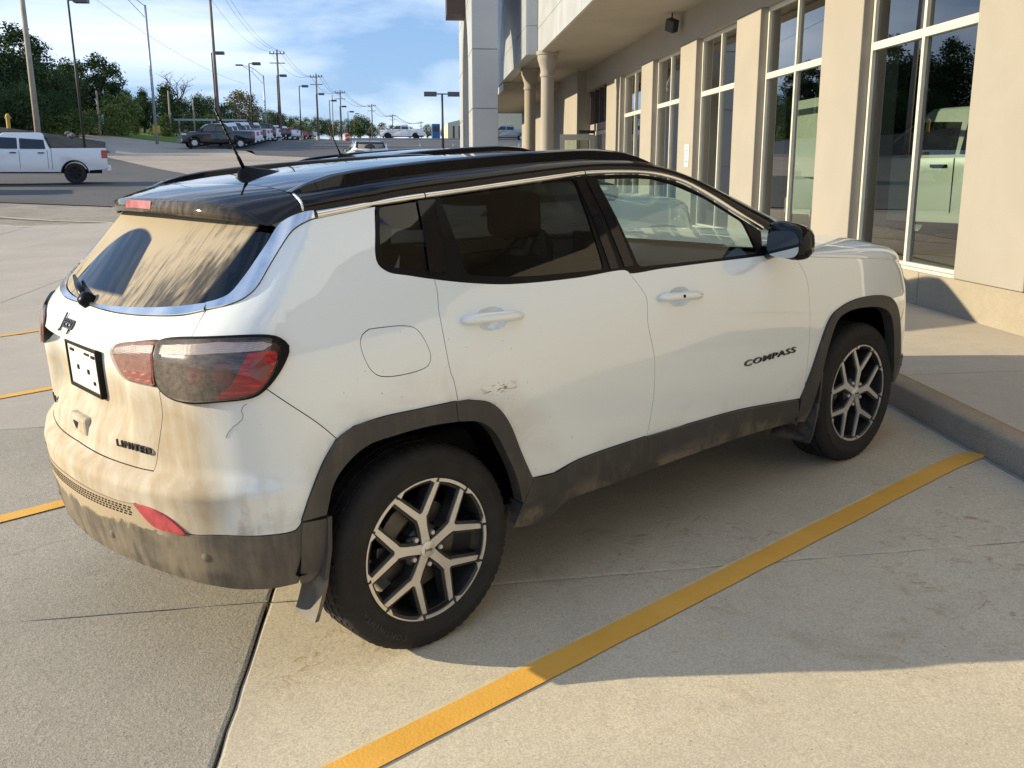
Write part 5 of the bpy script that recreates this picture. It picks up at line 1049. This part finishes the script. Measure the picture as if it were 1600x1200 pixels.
for i, (k, c) in enumerate(ROW):
    t = pk if i == 0 else copy_tree(pk); p = base+dirn*k*3.25; put(t, p[0], p[1], R(203))
    t['group'] = 'pickups parked in the long row'
    if i:
        recolour(t, 'truck_'+c); t['label'] = f"{c} pickup, {ORD[i]} in the long row counted from the chrome-bumpered black one" 
t = copy_tree(pw); put(t, -1.7, 128.5, R(178), .05); t['label'] = 'white pickup shown off on the raised pad beyond the railing'
t = copy_tree(pk); recolour(t, 'truck_grey'); put(t, 11.4, 120.5, R(178)); t['label'] = 'grey pickup seen beneath the entrance canopy beside the portal'
t = copy_tree(pk); t.matrix_world = Matrix.Translation((8.3, 8.75, .47)) @ rotz(R(118)); recolour(t, 'truck_white'); t['label'] = 'white pickup displayed inside behind the nearest showroom window'
t = copy_tree(pk); t.matrix_world = Matrix.Translation((9.2, 15.5, .47)) @ rotz(R(100)); t['label'] = 'dark pickup displayed deep inside the showroom behind the pale board'
t = copy_tree(pw); put(t, -19.2, 32.2, R(190)); t['label'] = 'white pickup at the edge of view with only its red tail lamp showing'
# silver SUV glimpsed over the roof
nb = copy_tree(car); nb.matrix_world = Matrix.Translation((.015, 4.2, .0282*4.2+.004)) @ WM; nb['label'] = 'white compact SUV hidden behind the dusty one in the next stall'
ns = copy_tree(car); ns.matrix_world = Matrix.Translation((-1.9, 44.0, float(terr(-1.9, 44.0)))) @ rotz(R(100)); ns['label'] = 'compact SUV standing on the road before the railing, glimpsed over the black roof'

# ------------------------------------------------------------------ trees
def leafmat(name, a, b):
    m, nt, bs = newmat(name); n = NT(nt); co = n.coord('Object'); oi = n.node('ShaderNodeObjectInfo'); f = n.noise(co, .9, 4, .7); c = n.mix(n.ramp(f, .35, .68), a, b); n2 = n.noise(co, 9, 2, .6); c = n.mix(n.ramp(n2, .5, .75, 0, .6), c, tuple(x*1.5 for x in b))
    c2 = n.mix(n.m('MULTIPLY', oi.outputs['Random'], .45), c, tuple(x*.6 for x in a)); n.link(c2, bs.inputs['Base Color']); bs.inputs['Roughness'].default_value = .8; bs.inputs['Specular IOR Level'].default_value = .15
leafmat('leaf_dark', (.042,.075,.026), (.085,.125,.042)); leafmat('leaf_mid', (.070,.110,.032), (.135,.180,.052)); leafmat('leaf_light', (.12,.165,.04), (.23,.26,.075)); leafmat('leaf_dry', (.12,.11,.05), (.20,.17,.09))
simple('bark', (.085,.07,.055), .95, var=.25, vscale=3, spec=.1)
def tree_proto(seed, h, rad, mat, n_clump, leaf, shape='round', per=46, bare=False):
    rg = np.random.default_rng(seed); root = empty('tree'); tb = MB(); th = h*(.30 if shape != 'bush' else .12)
    lean = rg.normal(0,.03,2)*h; tb.tube([(0,0,-.3),(lean[0]*.3,lean[1]*.3,th),(lean[0],lean[1],h*.72)], [h*.026,h*.019,h*.006], 7); ends = []
    nl = 16 if bare else 9
    for i in range(nl):
        a = rg.uniform(0, 6.28); z0 = rg.uniform(.22,.62)*h; z1 = min(h*.97, z0+rg.uniform(.15,.34)*h); rr = rad*rg.uniform(.45,.9); p0 = Vector((lean[0]*z0/h, lean[1]*z0/h, z0)); p2 = Vector((math.cos(a)*rr, math.sin(a)*rr, z1)); p1 = p0.lerp(p2,.5)+Vector((0,0,-.03*h)); tb.tube([p0,p1,p2], [h*.010,h*.006,h*.002], 5); ends.append(p2)
        if bare:
            for j in range(7):
                q = p0.lerp(p2, rg.uniform(.4,1)); d = Vector((rg.normal(0,.5), rg.normal(0,.5), rg.uniform(.3,1)))*h*.13; tb.tube([q, q+d], [h*.004,h*.001], 4)
                for k in range(3): q2 = q+d*rg.uniform(.3,1); d2 = Vector((rg.normal(0,.6), rg.normal(0,.6), rg.uniform(.2,.8)))*h*.06; tb.tube([q2, q2+d2], [h*.002,h*.0007], 3)
    tb.build('trunk', 'bark', root, fix=False)
    if bare: return root
    cs = []
    lob = [(rg.uniform(0,6.28), rg.uniform(.25,.95), rg.uniform(.3,.75)) for _ in range(7)]
    while len(cs) < n_clump:
        u = rg.normal(0,1,3); u /= np.linalg.norm(u); rho = rg.uniform(.45,1.)**.5
        if shape == 'cone': zz_ = rg.uniform(0,1)**1.3; rr = rad*(1-zz_)**.8*rho; p = np.array([u[0]*rr, u[1]*rr, h*(.14+.84*zz_)])
        elif shape == 'tall': zz_ = rg.uniform(-1,1); rr = rad*math.sqrt(max(0,1-zz_*zz_))**.8*rho; p = np.array([u[0]*rr, u[1]*rr, h*(.58+.40*zz_)])
        else: p = np.array([u[0]*rad*rho, u[1]*rad*rho, h*(.60+.37*u[2]*rho)]) if shape == 'round' else np.array([u[0]*rad*rho, u[1]*rad*rho, h*(.48+.48*u[2]*rho)])
        a = math.atan2(p[1], p[0]); k = .72+.30*math.sin(3*a+seed+p[2]*.7)+.26*math.sin(5*a+p[2]*1.6+seed*2)+rg.normal(0,.16)
        p[:2] *= np.clip(k, .40, 1.35); p[2] += .05*h*math.sin(2*a+seed); cs.append(p)
    cs = np.array(cs); N_ = n_clump*per; c = np.repeat(cs, per, 0); sp = rad*.115+.10; q = c+rg.normal(0,1,(N_,3))*np.array([sp,sp,sp*.7])
    d1 = rg.normal(0,1,(N_,3)); d1 /= np.linalg.norm(d1,axis=1,keepdims=True); d2 = rg.normal(0,1,(N_,3)); d2 -= d1*(d1*d2).sum(1,keepdims=True); d2 /= np.linalg.norm(d2,axis=1,keepdims=True); s1 = leaf*rg.uniform(.6,1.35,(N_,1)); s2 = s1*.55
    V = np.stack([q-d1*s1, q+d2*s2, q+d1*s1, q-d2*s2], 1).reshape(-1,3); me = bpy.data.meshes.new('crown'); me.from_pydata([tuple(v) for v in V.tolist()], [], [(4*i,4*i+1,4*i+2,4*i+3) for i in range(N_)]); link('crown', me, mat, root)
    return root
PR = dict(oak=tree_proto(1,10,4.2,'leaf_dark',150,.17), ash=tree_proto(2,10,3.6,'leaf_mid',120,.17), tall=tree_proto(3,12,2.6,'leaf_dark',115,.17,'tall'), cone=tree_proto(4,10,2.6,'leaf_dark',110,.18,'cone'), bush=tree_proto(5,4,2.4,'leaf_light',80,.14,'bush',40), dry=tree_proto(6,8,3.2,'leaf_dry',60,.17,'round',34), bare=tree_proto(7,10,3.2,'bark',0,.1,bare=True), bush2=tree_proto(8,4,2.6,'leaf_mid',80,.14,'bush',40))
PH = dict(oak=10,ash=10,tall=12,cone=10,bush=4,dry=8,bare=10,bush2=4); used = set()
LBL = dict(oak='broad dark green tree in the dense wood on the bank', ash='mid green leafy tree in the belt beyond the lot', tall='tall narrow dark tree rising out of the wood', cone='dark conifer shaped tree in the tree belt', bush='yellow green bush at the foot of the wood', dry='sparse pale browning tree near the light poles', bare='bare leafless tree above the tree belt', bush2='round green bush at the foot of the tree belt')
CAMP = np.array([0.4862,-3.747,1.5666]); cb = np.array(cam.matrix_basis.to_3x3()) if False else np.array(cam.rotation_euler.to_matrix())
def ray_at(px, py, depth): d = cb @ np.array([(px-800)/1510, -(py-600)/1510, -1.]); return CAMP+d*depth
ZN = [(-240,'farther along the bank, well past the white pickup'),(-100,'past the bonnet of the white pickup'),(-20,'above the cab of the white pickup'),(48,'around the yellow hydrant'),(88,'just past the thick pale pole'),(120,'before the tall black lamp'),(150,'just past the tall black lamp'),(186,'by the slim post at the drive'),(235,'short of the truss-arm street light'),(275,'just past the truss-arm street light'),(308,'by the bare tree'),(348,'before the brown utility pole'),(395,'past the brown utility pole'),(445,'by the second utility pole'),(500,'by the third utility pole'),(545,'by the fourth utility pole'),(590,'short of the display pad'),(650,'behind the display pickup'),(900,'by the blue van')]
LBL.update(oak='broad dark tree', ash='mid green leafy tree', tall='tall narrow dark tree', cone='dark conical tree', bush='yellow green bush', dry='sparse browning tree', bare='bare leafless tree', bush2='round green bush')
def zone(px): return next(z_ for l_, z_ in ZN if px < l_)
def plant(kind, px, depth, top_py, rot=0., squash=1.):
    p = ray_at(px, 200, depth); zt = ray_at(px, top_py, depth)[2]; zb = float(terr(p[0], p[1]))-.1; hgt = max(1.5, zt-zb)
    t = PR[kind] if kind not in used else copy_tree(PR[kind]); used.add(kind); s_ = hgt/PH[kind]; t.location = (p[0], p[1], zb); t.scale = (s_*squash, s_*squash, s_); t.rotation_euler = (0,0,rot); tag(t, LBL[kind]+' '+zone(px), 'tree' if 'bush' not in kind else 'bush', LBL[kind].split(' ')[0]+' trees and bushes of the belt')
    if 'bush' in kind: t.name = 'bush'
rt_ = random.Random(5)
for kind, px, dp, py, sq in [('oak',-420,60,95,1.1),('tall',-360,66,30,1),('oak',-310,66,80,1.1),('ash',-255,70,70,1.1),('oak',-205,72,55,1.1),('tall',-165,75,30,1.),('oak',-120,78,60,1.1),('tall',-70,80,42,1.1),('oak',-30,80,75,1.1),('oak',8,79,72,1.),('tall',34,84,42,1.25),('tall',64,86,62,1.1),('oak',72,84,100,1.),('oak',95,90,102,.9),('cone',112,92,96,1.1),('tall',132,95,96,.9),('tall',157,95,86,1.15),('tall',181,97,100,1.1),('oak',125,96,118,1.),('ash',200,102,142,.9),('bush',190,93,148,.8),('bush',172,91,165,1.),('bush2',140,88,172,1.),('bush2',112,84,168,1.1),('bush',80,80,170,1.),('bush2',40,76,165,1.1),('bush2',5,74,160,1.1),
  ('oak',-10,72,128,1.1),('oak',40,74,130,1.),('oak',85,80,140,1.),('cone',226,106,140,1.1),('oak',215,105,150,.9),('cone',262,108,133,1.3),('oak',245,106,152,1.),('bare',281,112,110,1.),('oak',285,112,155,1.),('oak',312,114,147,.9),('ash',330,118,152,.9),('dry',375,122,143,1.),('dry',388,124,146,.9),('oak',355,118,160,1.),('bush2',300,108,175,1.),('bush2',330,110,178,1.),('bush2',260,100,178,1.),('bush',212,97,202,.5),
  ('ash',405,150,168,1.),('oak',425,158,172,1.),('oak',440,165,176,1.),('ash',462,175,182,1.1),('ash',480,185,184,1.1),('oak',498,195,183,1.1),('ash',514,205,186,1.1),('dry',530,210,188,1.1),('oak',548,220,186,1.1),('oak',563,215,180,1.2),('ash',578,235,192,1.2),('dry',598,250,192,1.2),('dry',612,250,196,1.2),('ash',640,260,198,1.2),('ash',668,240,194,1.),('ash',680,260,198,1.),('oak',695,260,200,1.),('ash',520,260,196,1.4),('ash',470,240,192,1.4),('dry',450,230,190,1.3),('dry',585,240,200,1.3),('ash',560,240,198,1.2)]:
    plant(kind, px, dp, py, rt_.uniform(0,6.28), sq)

# ------------------------------------------------------------------ poles, lamps, wires, railing
simple('wood_pole', (.20,.155,.115), .9, var=.2, vscale=2); simple('wood_pole_pale', (.34,.29,.23), .9, var=.15, vscale=2); simple('lamp_head', (.10,.10,.11), .5); simple('wire', (.03,.03,.03), .7)
def base_top(pb, top, dp):
    pt = ray_at(top[0], top[1], dp); p = ray_at(pb, 215, dp); zb = float(terr(p[0], p[1])); return Vector((p[0], p[1], zb)), Vector((p[0]+(pt[0]-p[0])*.25, p[1], pt[2]))
def shoebox(pb, top, dp, side=1, double=False, label='dark square-headed parking lot light'):
    b, t = base_top(pb, top, dp); r = empty('parking_lot_light', b); tag(r, label, 'lamp post', 'parking lot lights'); h = t-b
    MB().tube([(0,0,-.3),(0,0,.6)], .25, 12).build('footing', 'slab_far', r); MB().tube([(0,0,.6),h], [.085,.06], 8).build('pole', 'pole_black', r, smooth=True)
    for sg in ((-1,1) if double else (side,)): MB().tube([h, h+Vector((sg*.5,0,0))], .04, 6).box((h.x+sg*.35 if sg>0 else h.x-1.15, h.y-.28, h.z-.14),(h.x+1.15 if sg>0 else h.x-.35, h.y+.28, h.z+.12)).build('lamp_head', 'lamp_head', r)
shoebox(131,(107,8),59,1,label='tall black parking lot light standing at the end of the gravel bank')
for i_, (pb, tp, dp, sd) in enumerate(((341,(330,86),92,1),(396,(391,102),100,1),(437,(437,120),118,1),(471,(469,136),125,1),(497,(495,148),140,1),(517,(515,158),155,1),(533,(531,167),170,1),(545,(544,175),185,1))): shoebox(pb, tp, dp, sd, label=f'dark parking lot light, {ORD[i_]} of the line counted from the brown utility pole')
shoebox(692,(690,148),62,1,True,'double-headed black parking lot light by the railing')
def utility(pb, top, dp, rad, mat='wood_pole', arm=True, label='wooden utility pole with cross-arms beyond the lot'):
    b, t = base_top(pb, top, dp); r = empty('utility_pole', b); tag(r, label, 'utility pole', 'utility poles'); h = t-b
    MB().tube([(0,0,-.3),h], [rad,rad*.72], 9).build('pole', mat, r, smooth=True)
    if arm:
        for dz in (.5, 1.6): MB().box((h.x-.95,h.y-.05,h.z-dz-.05),(h.x+.95,h.y+.05,h.z-dz+.05)).build('cross_arm', mat, r)
        for x in (-.85,-.4,.4,.85): MB().tube([(h.x+x,h.y,h.z-.43),(h.x+x,h.y,h.z-.20)], .06, 6).build('insulator', 'lamp_head', r)
    return t
utility(61,(38,-20),60,.20,'wood_pole_pale',False,'thick pale wooden pole standing on the gravel bank')
tops = [utility(344,(330,-25),86,.15,label='brown wooden utility pole rising behind the first parked pickups'), *[utility(a_, b_, c_, d_, label=f'cross-armed utility pole, {ORD[i_+1]} of the line counted from the brown one') for i_, (a_, b_, c_, d_) in enumerate(((440,(434,81),122,.15),(498,(495,117),150,.15),(534,(532,142),185,.15),(582,(582,163),230,.16),(614,(613,179),290,.18),(658,(658,190),340,.2)))]]
for pb, tp, dp, w_ in ((157,(155,143),88,'beside the concrete drive'),(268,(266,143),100,'at the end of the road barrier'),(305,(304,156),106,'behind the bonnet of the first parked pickup'),(521,(521,149),165,'among the far parking lot lights'),(554,(554,180),215,'beside the orange drums')): utility(pb, tp, dp, .11, 'wood_pole_pale', False, 'slim pale post without arms standing '+w_)
def cobra(pb, top, dp, sgn, label):
    b, t = base_top(pb, top, dp); r = empty('street_light', b); tag(r, label, 'street light', 'truss-arm street lights'); h = t-b; MB().tube([(0,0,-.2),h], [.14,.09], 9).build('pole', 'galvanised', r, smooth=True); L = 2.6
    MB().tube([h-Vector((0,0,.1)), h+Vector((sgn*L*.5,0,.9)), h+Vector((sgn*L,0,1.25))], .035, 6).tube([h-Vector((0,0,1.1)), h+Vector((sgn*L*.5,0,.35)), h+Vector((sgn*L,0,1.2))], .03, 6).tube([h+Vector((sgn*L*.5,0,.9)), h+Vector((sgn*L*.5,0,.35))], .02, 5).build('truss_arm', 'galvanised', r)
    MB().box((h.x+sgn*L-.1-(.7 if sgn<0 else 0),h.y-.15,h.z+1.15),(h.x+sgn*L+.1+(.7 if sgn>0 else 0),h.y+.15,h.z+1.33)).build('lamp_head', 'lamp_head', r, bevel=.04)
cobra(245,(231,15),84,-1,'galvanised street light with truss arm at the edge of the lawn'); cobra(417,(413,120),125,-1,'galvanised street light with truss arm behind the row of pickups'); cobra(578,(577,186),240,-1,'small far street light with truss arm beside the display pad')
def wire(a, b, sag, label):
    pts = [a.lerp(b, t)-Vector((0,0,sag*4*t*(1-t))) for t in np.linspace(0,1,18)]; o = MB().tube(pts, .013*max(1,(a.y+b.y)/200), 4).build('power_line', 'wire', smooth=True); tag(o, label, 'wire', 'power lines')
far0 = Vector(tuple(ray_at(60,-320,60)))
for i in range(len(tops)-1):
    for dx in (-.85, .4, .85): wire(tops[i]+Vector((dx,0,-.2)), tops[i+1]+Vector((dx,0,-.2)), 1.4, 'thin black power line sagging between the utility poles')
for dx in (-.85,.4,.85): wire(Vector(tuple(ray_at(215,-190,50)))+Vector((dx,0,0)), tops[0]+Vector((dx,0,-.2)), .6, 'thin black power line sagging between the utility poles')
wire(Vector(tuple(ray_at(90,-45,60))), Vector(tuple(ray_at(382,131,122))), .9, 'thin black cable crossing in front of the trees to the far lamp')
# railing in front of the display pad
rl = empty('metal_railing', (0, 67, float(terr(0,67)))); tag(rl, 'pale metal railing with three rails below the display pad', 'railing')
for x in np.arange(-4.2, 9, 2.35):
    p = (x, 67.0); z = float(terr(*p)); o = MB().tube([(x,67,z-.2),(x,67,z+1.05)], .035, 6).build('post', 'galvanised', rl); o.matrix_parent_inverse = Matrix.Translation((0,-67,-float(terr(0,67))))
for hh in (1.02, .62, .25):
    z = float(terr(0,67)); o = MB().tube([(-4.2,67,z+hh),(9,67,z+hh)], .028, 6).build('rail', 'galvanised', rl); o.matrix_parent_inverse = Matrix.Translation((0,-67,-z))
tag(MB().box((-8.2,122.5,float(terr(0,122))-.9),(14.2,123,float(terr(0,128))+.10)).build('retaining_wall', 'slab_far'), 'low concrete retaining wall under the display pad', 'wall')
# gravel bank at the left
bk = []; 
for x, y, z in ((-30,56,0),(-27,58,0),(-23,63,0),(-20.6,67,0)): bk.append((x, y, float(terr(x,y))-.1))
tp_ = [(-40,60,5.0),(-29,62.5,4.75),(-25.5,66,4.3),(-22,70,3.25)]; bk2 = [(-46,74,5.2),(-33,76,5.1),(-29,78,4.6),(-25,80,4.0)]
tag(MB().add([(-42,50,float(terr(-42,50))-.1)]+bk[1:]+tp_+bk2, [(0,1,5,4),(1,2,6,5),(2,3,7,6),(4,5,9,8),(5,6,10,9),(6,7,11,10)]).build('gravel_bank', 'gravel_bank', smooth=True), kind='structure')
# hydrant, boulder, sign, cones, far buildings
simple('hydrant_yellow', (.50,.33,.04), .5); simple('cone_orange', (.60,.10,.02), .6); simple('cream_wall', (.62,.56,.40), .9, var=.05); simple('far_white', (.62,.62,.60), .8, var=.05); simple('far_window', (.04,.04,.045), .3); simple('sign_blue', (.04,.12,.32), .6); simple('boulder', (.17,.16,.15), 1., var=.3, vscale=3)
def at_bank(px, py, dp): return Vector(tuple(ray_at(px, py, dp)))
p = at_bank(13,193,62); h = empty('fire_hydrant', p); tag(h, 'yellow fire hydrant standing on top of the gravel bank', 'hydrant')
MR = Matrix.Rotation(R(90),4,'X')
MB().lathe([(.12,-.3),(.12,.40),(.15,.42),(.15,.46),(.12,.5),(.08,.60),(.0,.63)], 14, MR).build('barrel', 'hydrant_yellow', h, smooth='auto'); MB().tube([(-.2,0,.34),(.2,0,.34)], .055, 10).build('outlet', 'hydrant_yellow', h)
rb_ = np.random.default_rng(9); bm = bmesh.new(); bmesh.ops.create_icosphere(bm, subdivisions=3, radius=1.)
for v in bm.verts: v.co *= 1+.18*math.sin(3*v.co.x+1)*math.cos(4*v.co.y)+rb_.normal(0,.03)
me = bpy.data.meshes.new('boulder'); bm.to_mesh(me); bm.free()
for i, (px, py, dp, s_) in enumerate(((106,209,64,.20),(112,212,64,.24))):
    o = link('boulder', me if i == 0 else me.copy(), 'boulder', smooth=True) if i == 0 else link('boulder', bpy.data.meshes['boulder'], 'boulder'); o.location = at_bank(px,py,dp); o.scale = (s_, s_, s_*.75); o.rotation_euler = (0,0,i*1.3); tag(o, 'rough grey boulder at the toe of the gravel bank', 'rock', 'boulders by the bank')
for o in [o for o in C.objects if o.name.startswith('boulder')][1:]: 
    while len(o.data.materials) > 1: o.data.materials.pop()
sp_ = at_bank(246,221,84); sg_ = empty('warning_sign', sp_); tag(sg_, 'small yellow warning sign on a post at the edge of the lawn', 'sign'); MB().tube([(0,0,-.3),(0,0,1.3)], .04, 6).build('post', 'galvanised', sg_); MB().box((-.32,-.04,.7),(.32,0,1.35)).build('sign_plate', 'hydrant_yellow', sg_)
sp_ = at_bank(160,212,90); sg_ = empty('road_sign', sp_); tag(sg_, 'small white sign on a slim post beside the drive', 'sign'); MB().tube([(0,0,-.3),(0,0,2.2)], .04, 6).build('post', 'galvanised', sg_); MB().box((-.2,-.03,1.0),(.25,0,1.9)).build('sign_plate', 'far_white', sg_)
for px, py in ((541,220),(544,219)):
    c_ = empty('traffic_drum', at_bank(px,py,120)); tag(c_, 'orange traffic drum at the end of the parked row', 'barrel', 'orange drums'); MB().lathe([(.25,-.1),(.23,.4),(.2,.8),(.0,.82)], 12, MR).build('drum', 'cone_orange', c_, smooth='auto'); MB().lathe([(.242,.25),(.235,.45)], 12, MR).build('band', 'far_white', c_)
cbx = at_bank(700,222,135); cb_ = empty('cream_building', cbx); tag(cb_, 'long low cream building with narrow windows beyond the lot', 'building')
MB().add([(0,0,-2),(14,0,-2),(14,30,-2),(0,30,-2),(0,0,2.6),(6,0,4.0),(14,0,4.0),(14,30,4.0),(0,30,3.0)], [(0,1,6,5,4),(0,4,8,3),(1,2,7,6),(4,5,6,7,8),(2,3,8,7)]).build('wall', 'cream_wall', cb_)
for x in (.7,1.5,2.3,3.2,4.2): MB().box((x,-.06,.5),(x+.25,.02,2.2)).build('window', 'far_window', cb_)
wb = empty('white_building', tuple(at_bank(782,226,150))); tag(wb, 'plain white building seen under the entrance canopy', 'building'); MB().box((0,0,-2),(24,14,4.2)).build('wall', 'far_white', wb); MB().box((-.1,-.2,4.2),(24,14,4.6)).build('roof', 'galvanised', wb)
for x in (2.,5.,8.): MB().box((x,-.06,1.0),(x+1.2,.02,2.4)).build('window', 'far_window', wb)
b2 = empty('blue_van', tuple(at_bank(675,221,130))); tag(b2, 'blue box van parked beyond the display pad', 'van'); MB().box((0,0,.4),(1.1,4,2.3)).build('body', 'sign_blue', b2, bevel=.08); MB().box((.08,-.04,1.3),(1.02,.02,1.9)).build('rear_window', 'far_window', b2)
for x in (.1,.85): MB().tube([(x,.6,.38),(x+.2,.6,.38)], .38, 14).build('wheel', 'tyre_black', b2)
# guard rail along the road at the foot of the trees
gr = empty('guard_rail', tuple(at_bank(270,187,100))); tag(gr, 'pale horizontal road barrier running along the foot of the trees', 'barrier'); MB().box((0,0,-.10),(7.5,.1,.10)).build('rail', 'galvanised', gr)
for x in (.5,3.8,7.1): MB().box((x,.1,-2.2),(x+.15,.25,.1)).build('post', 'galvanised', gr)
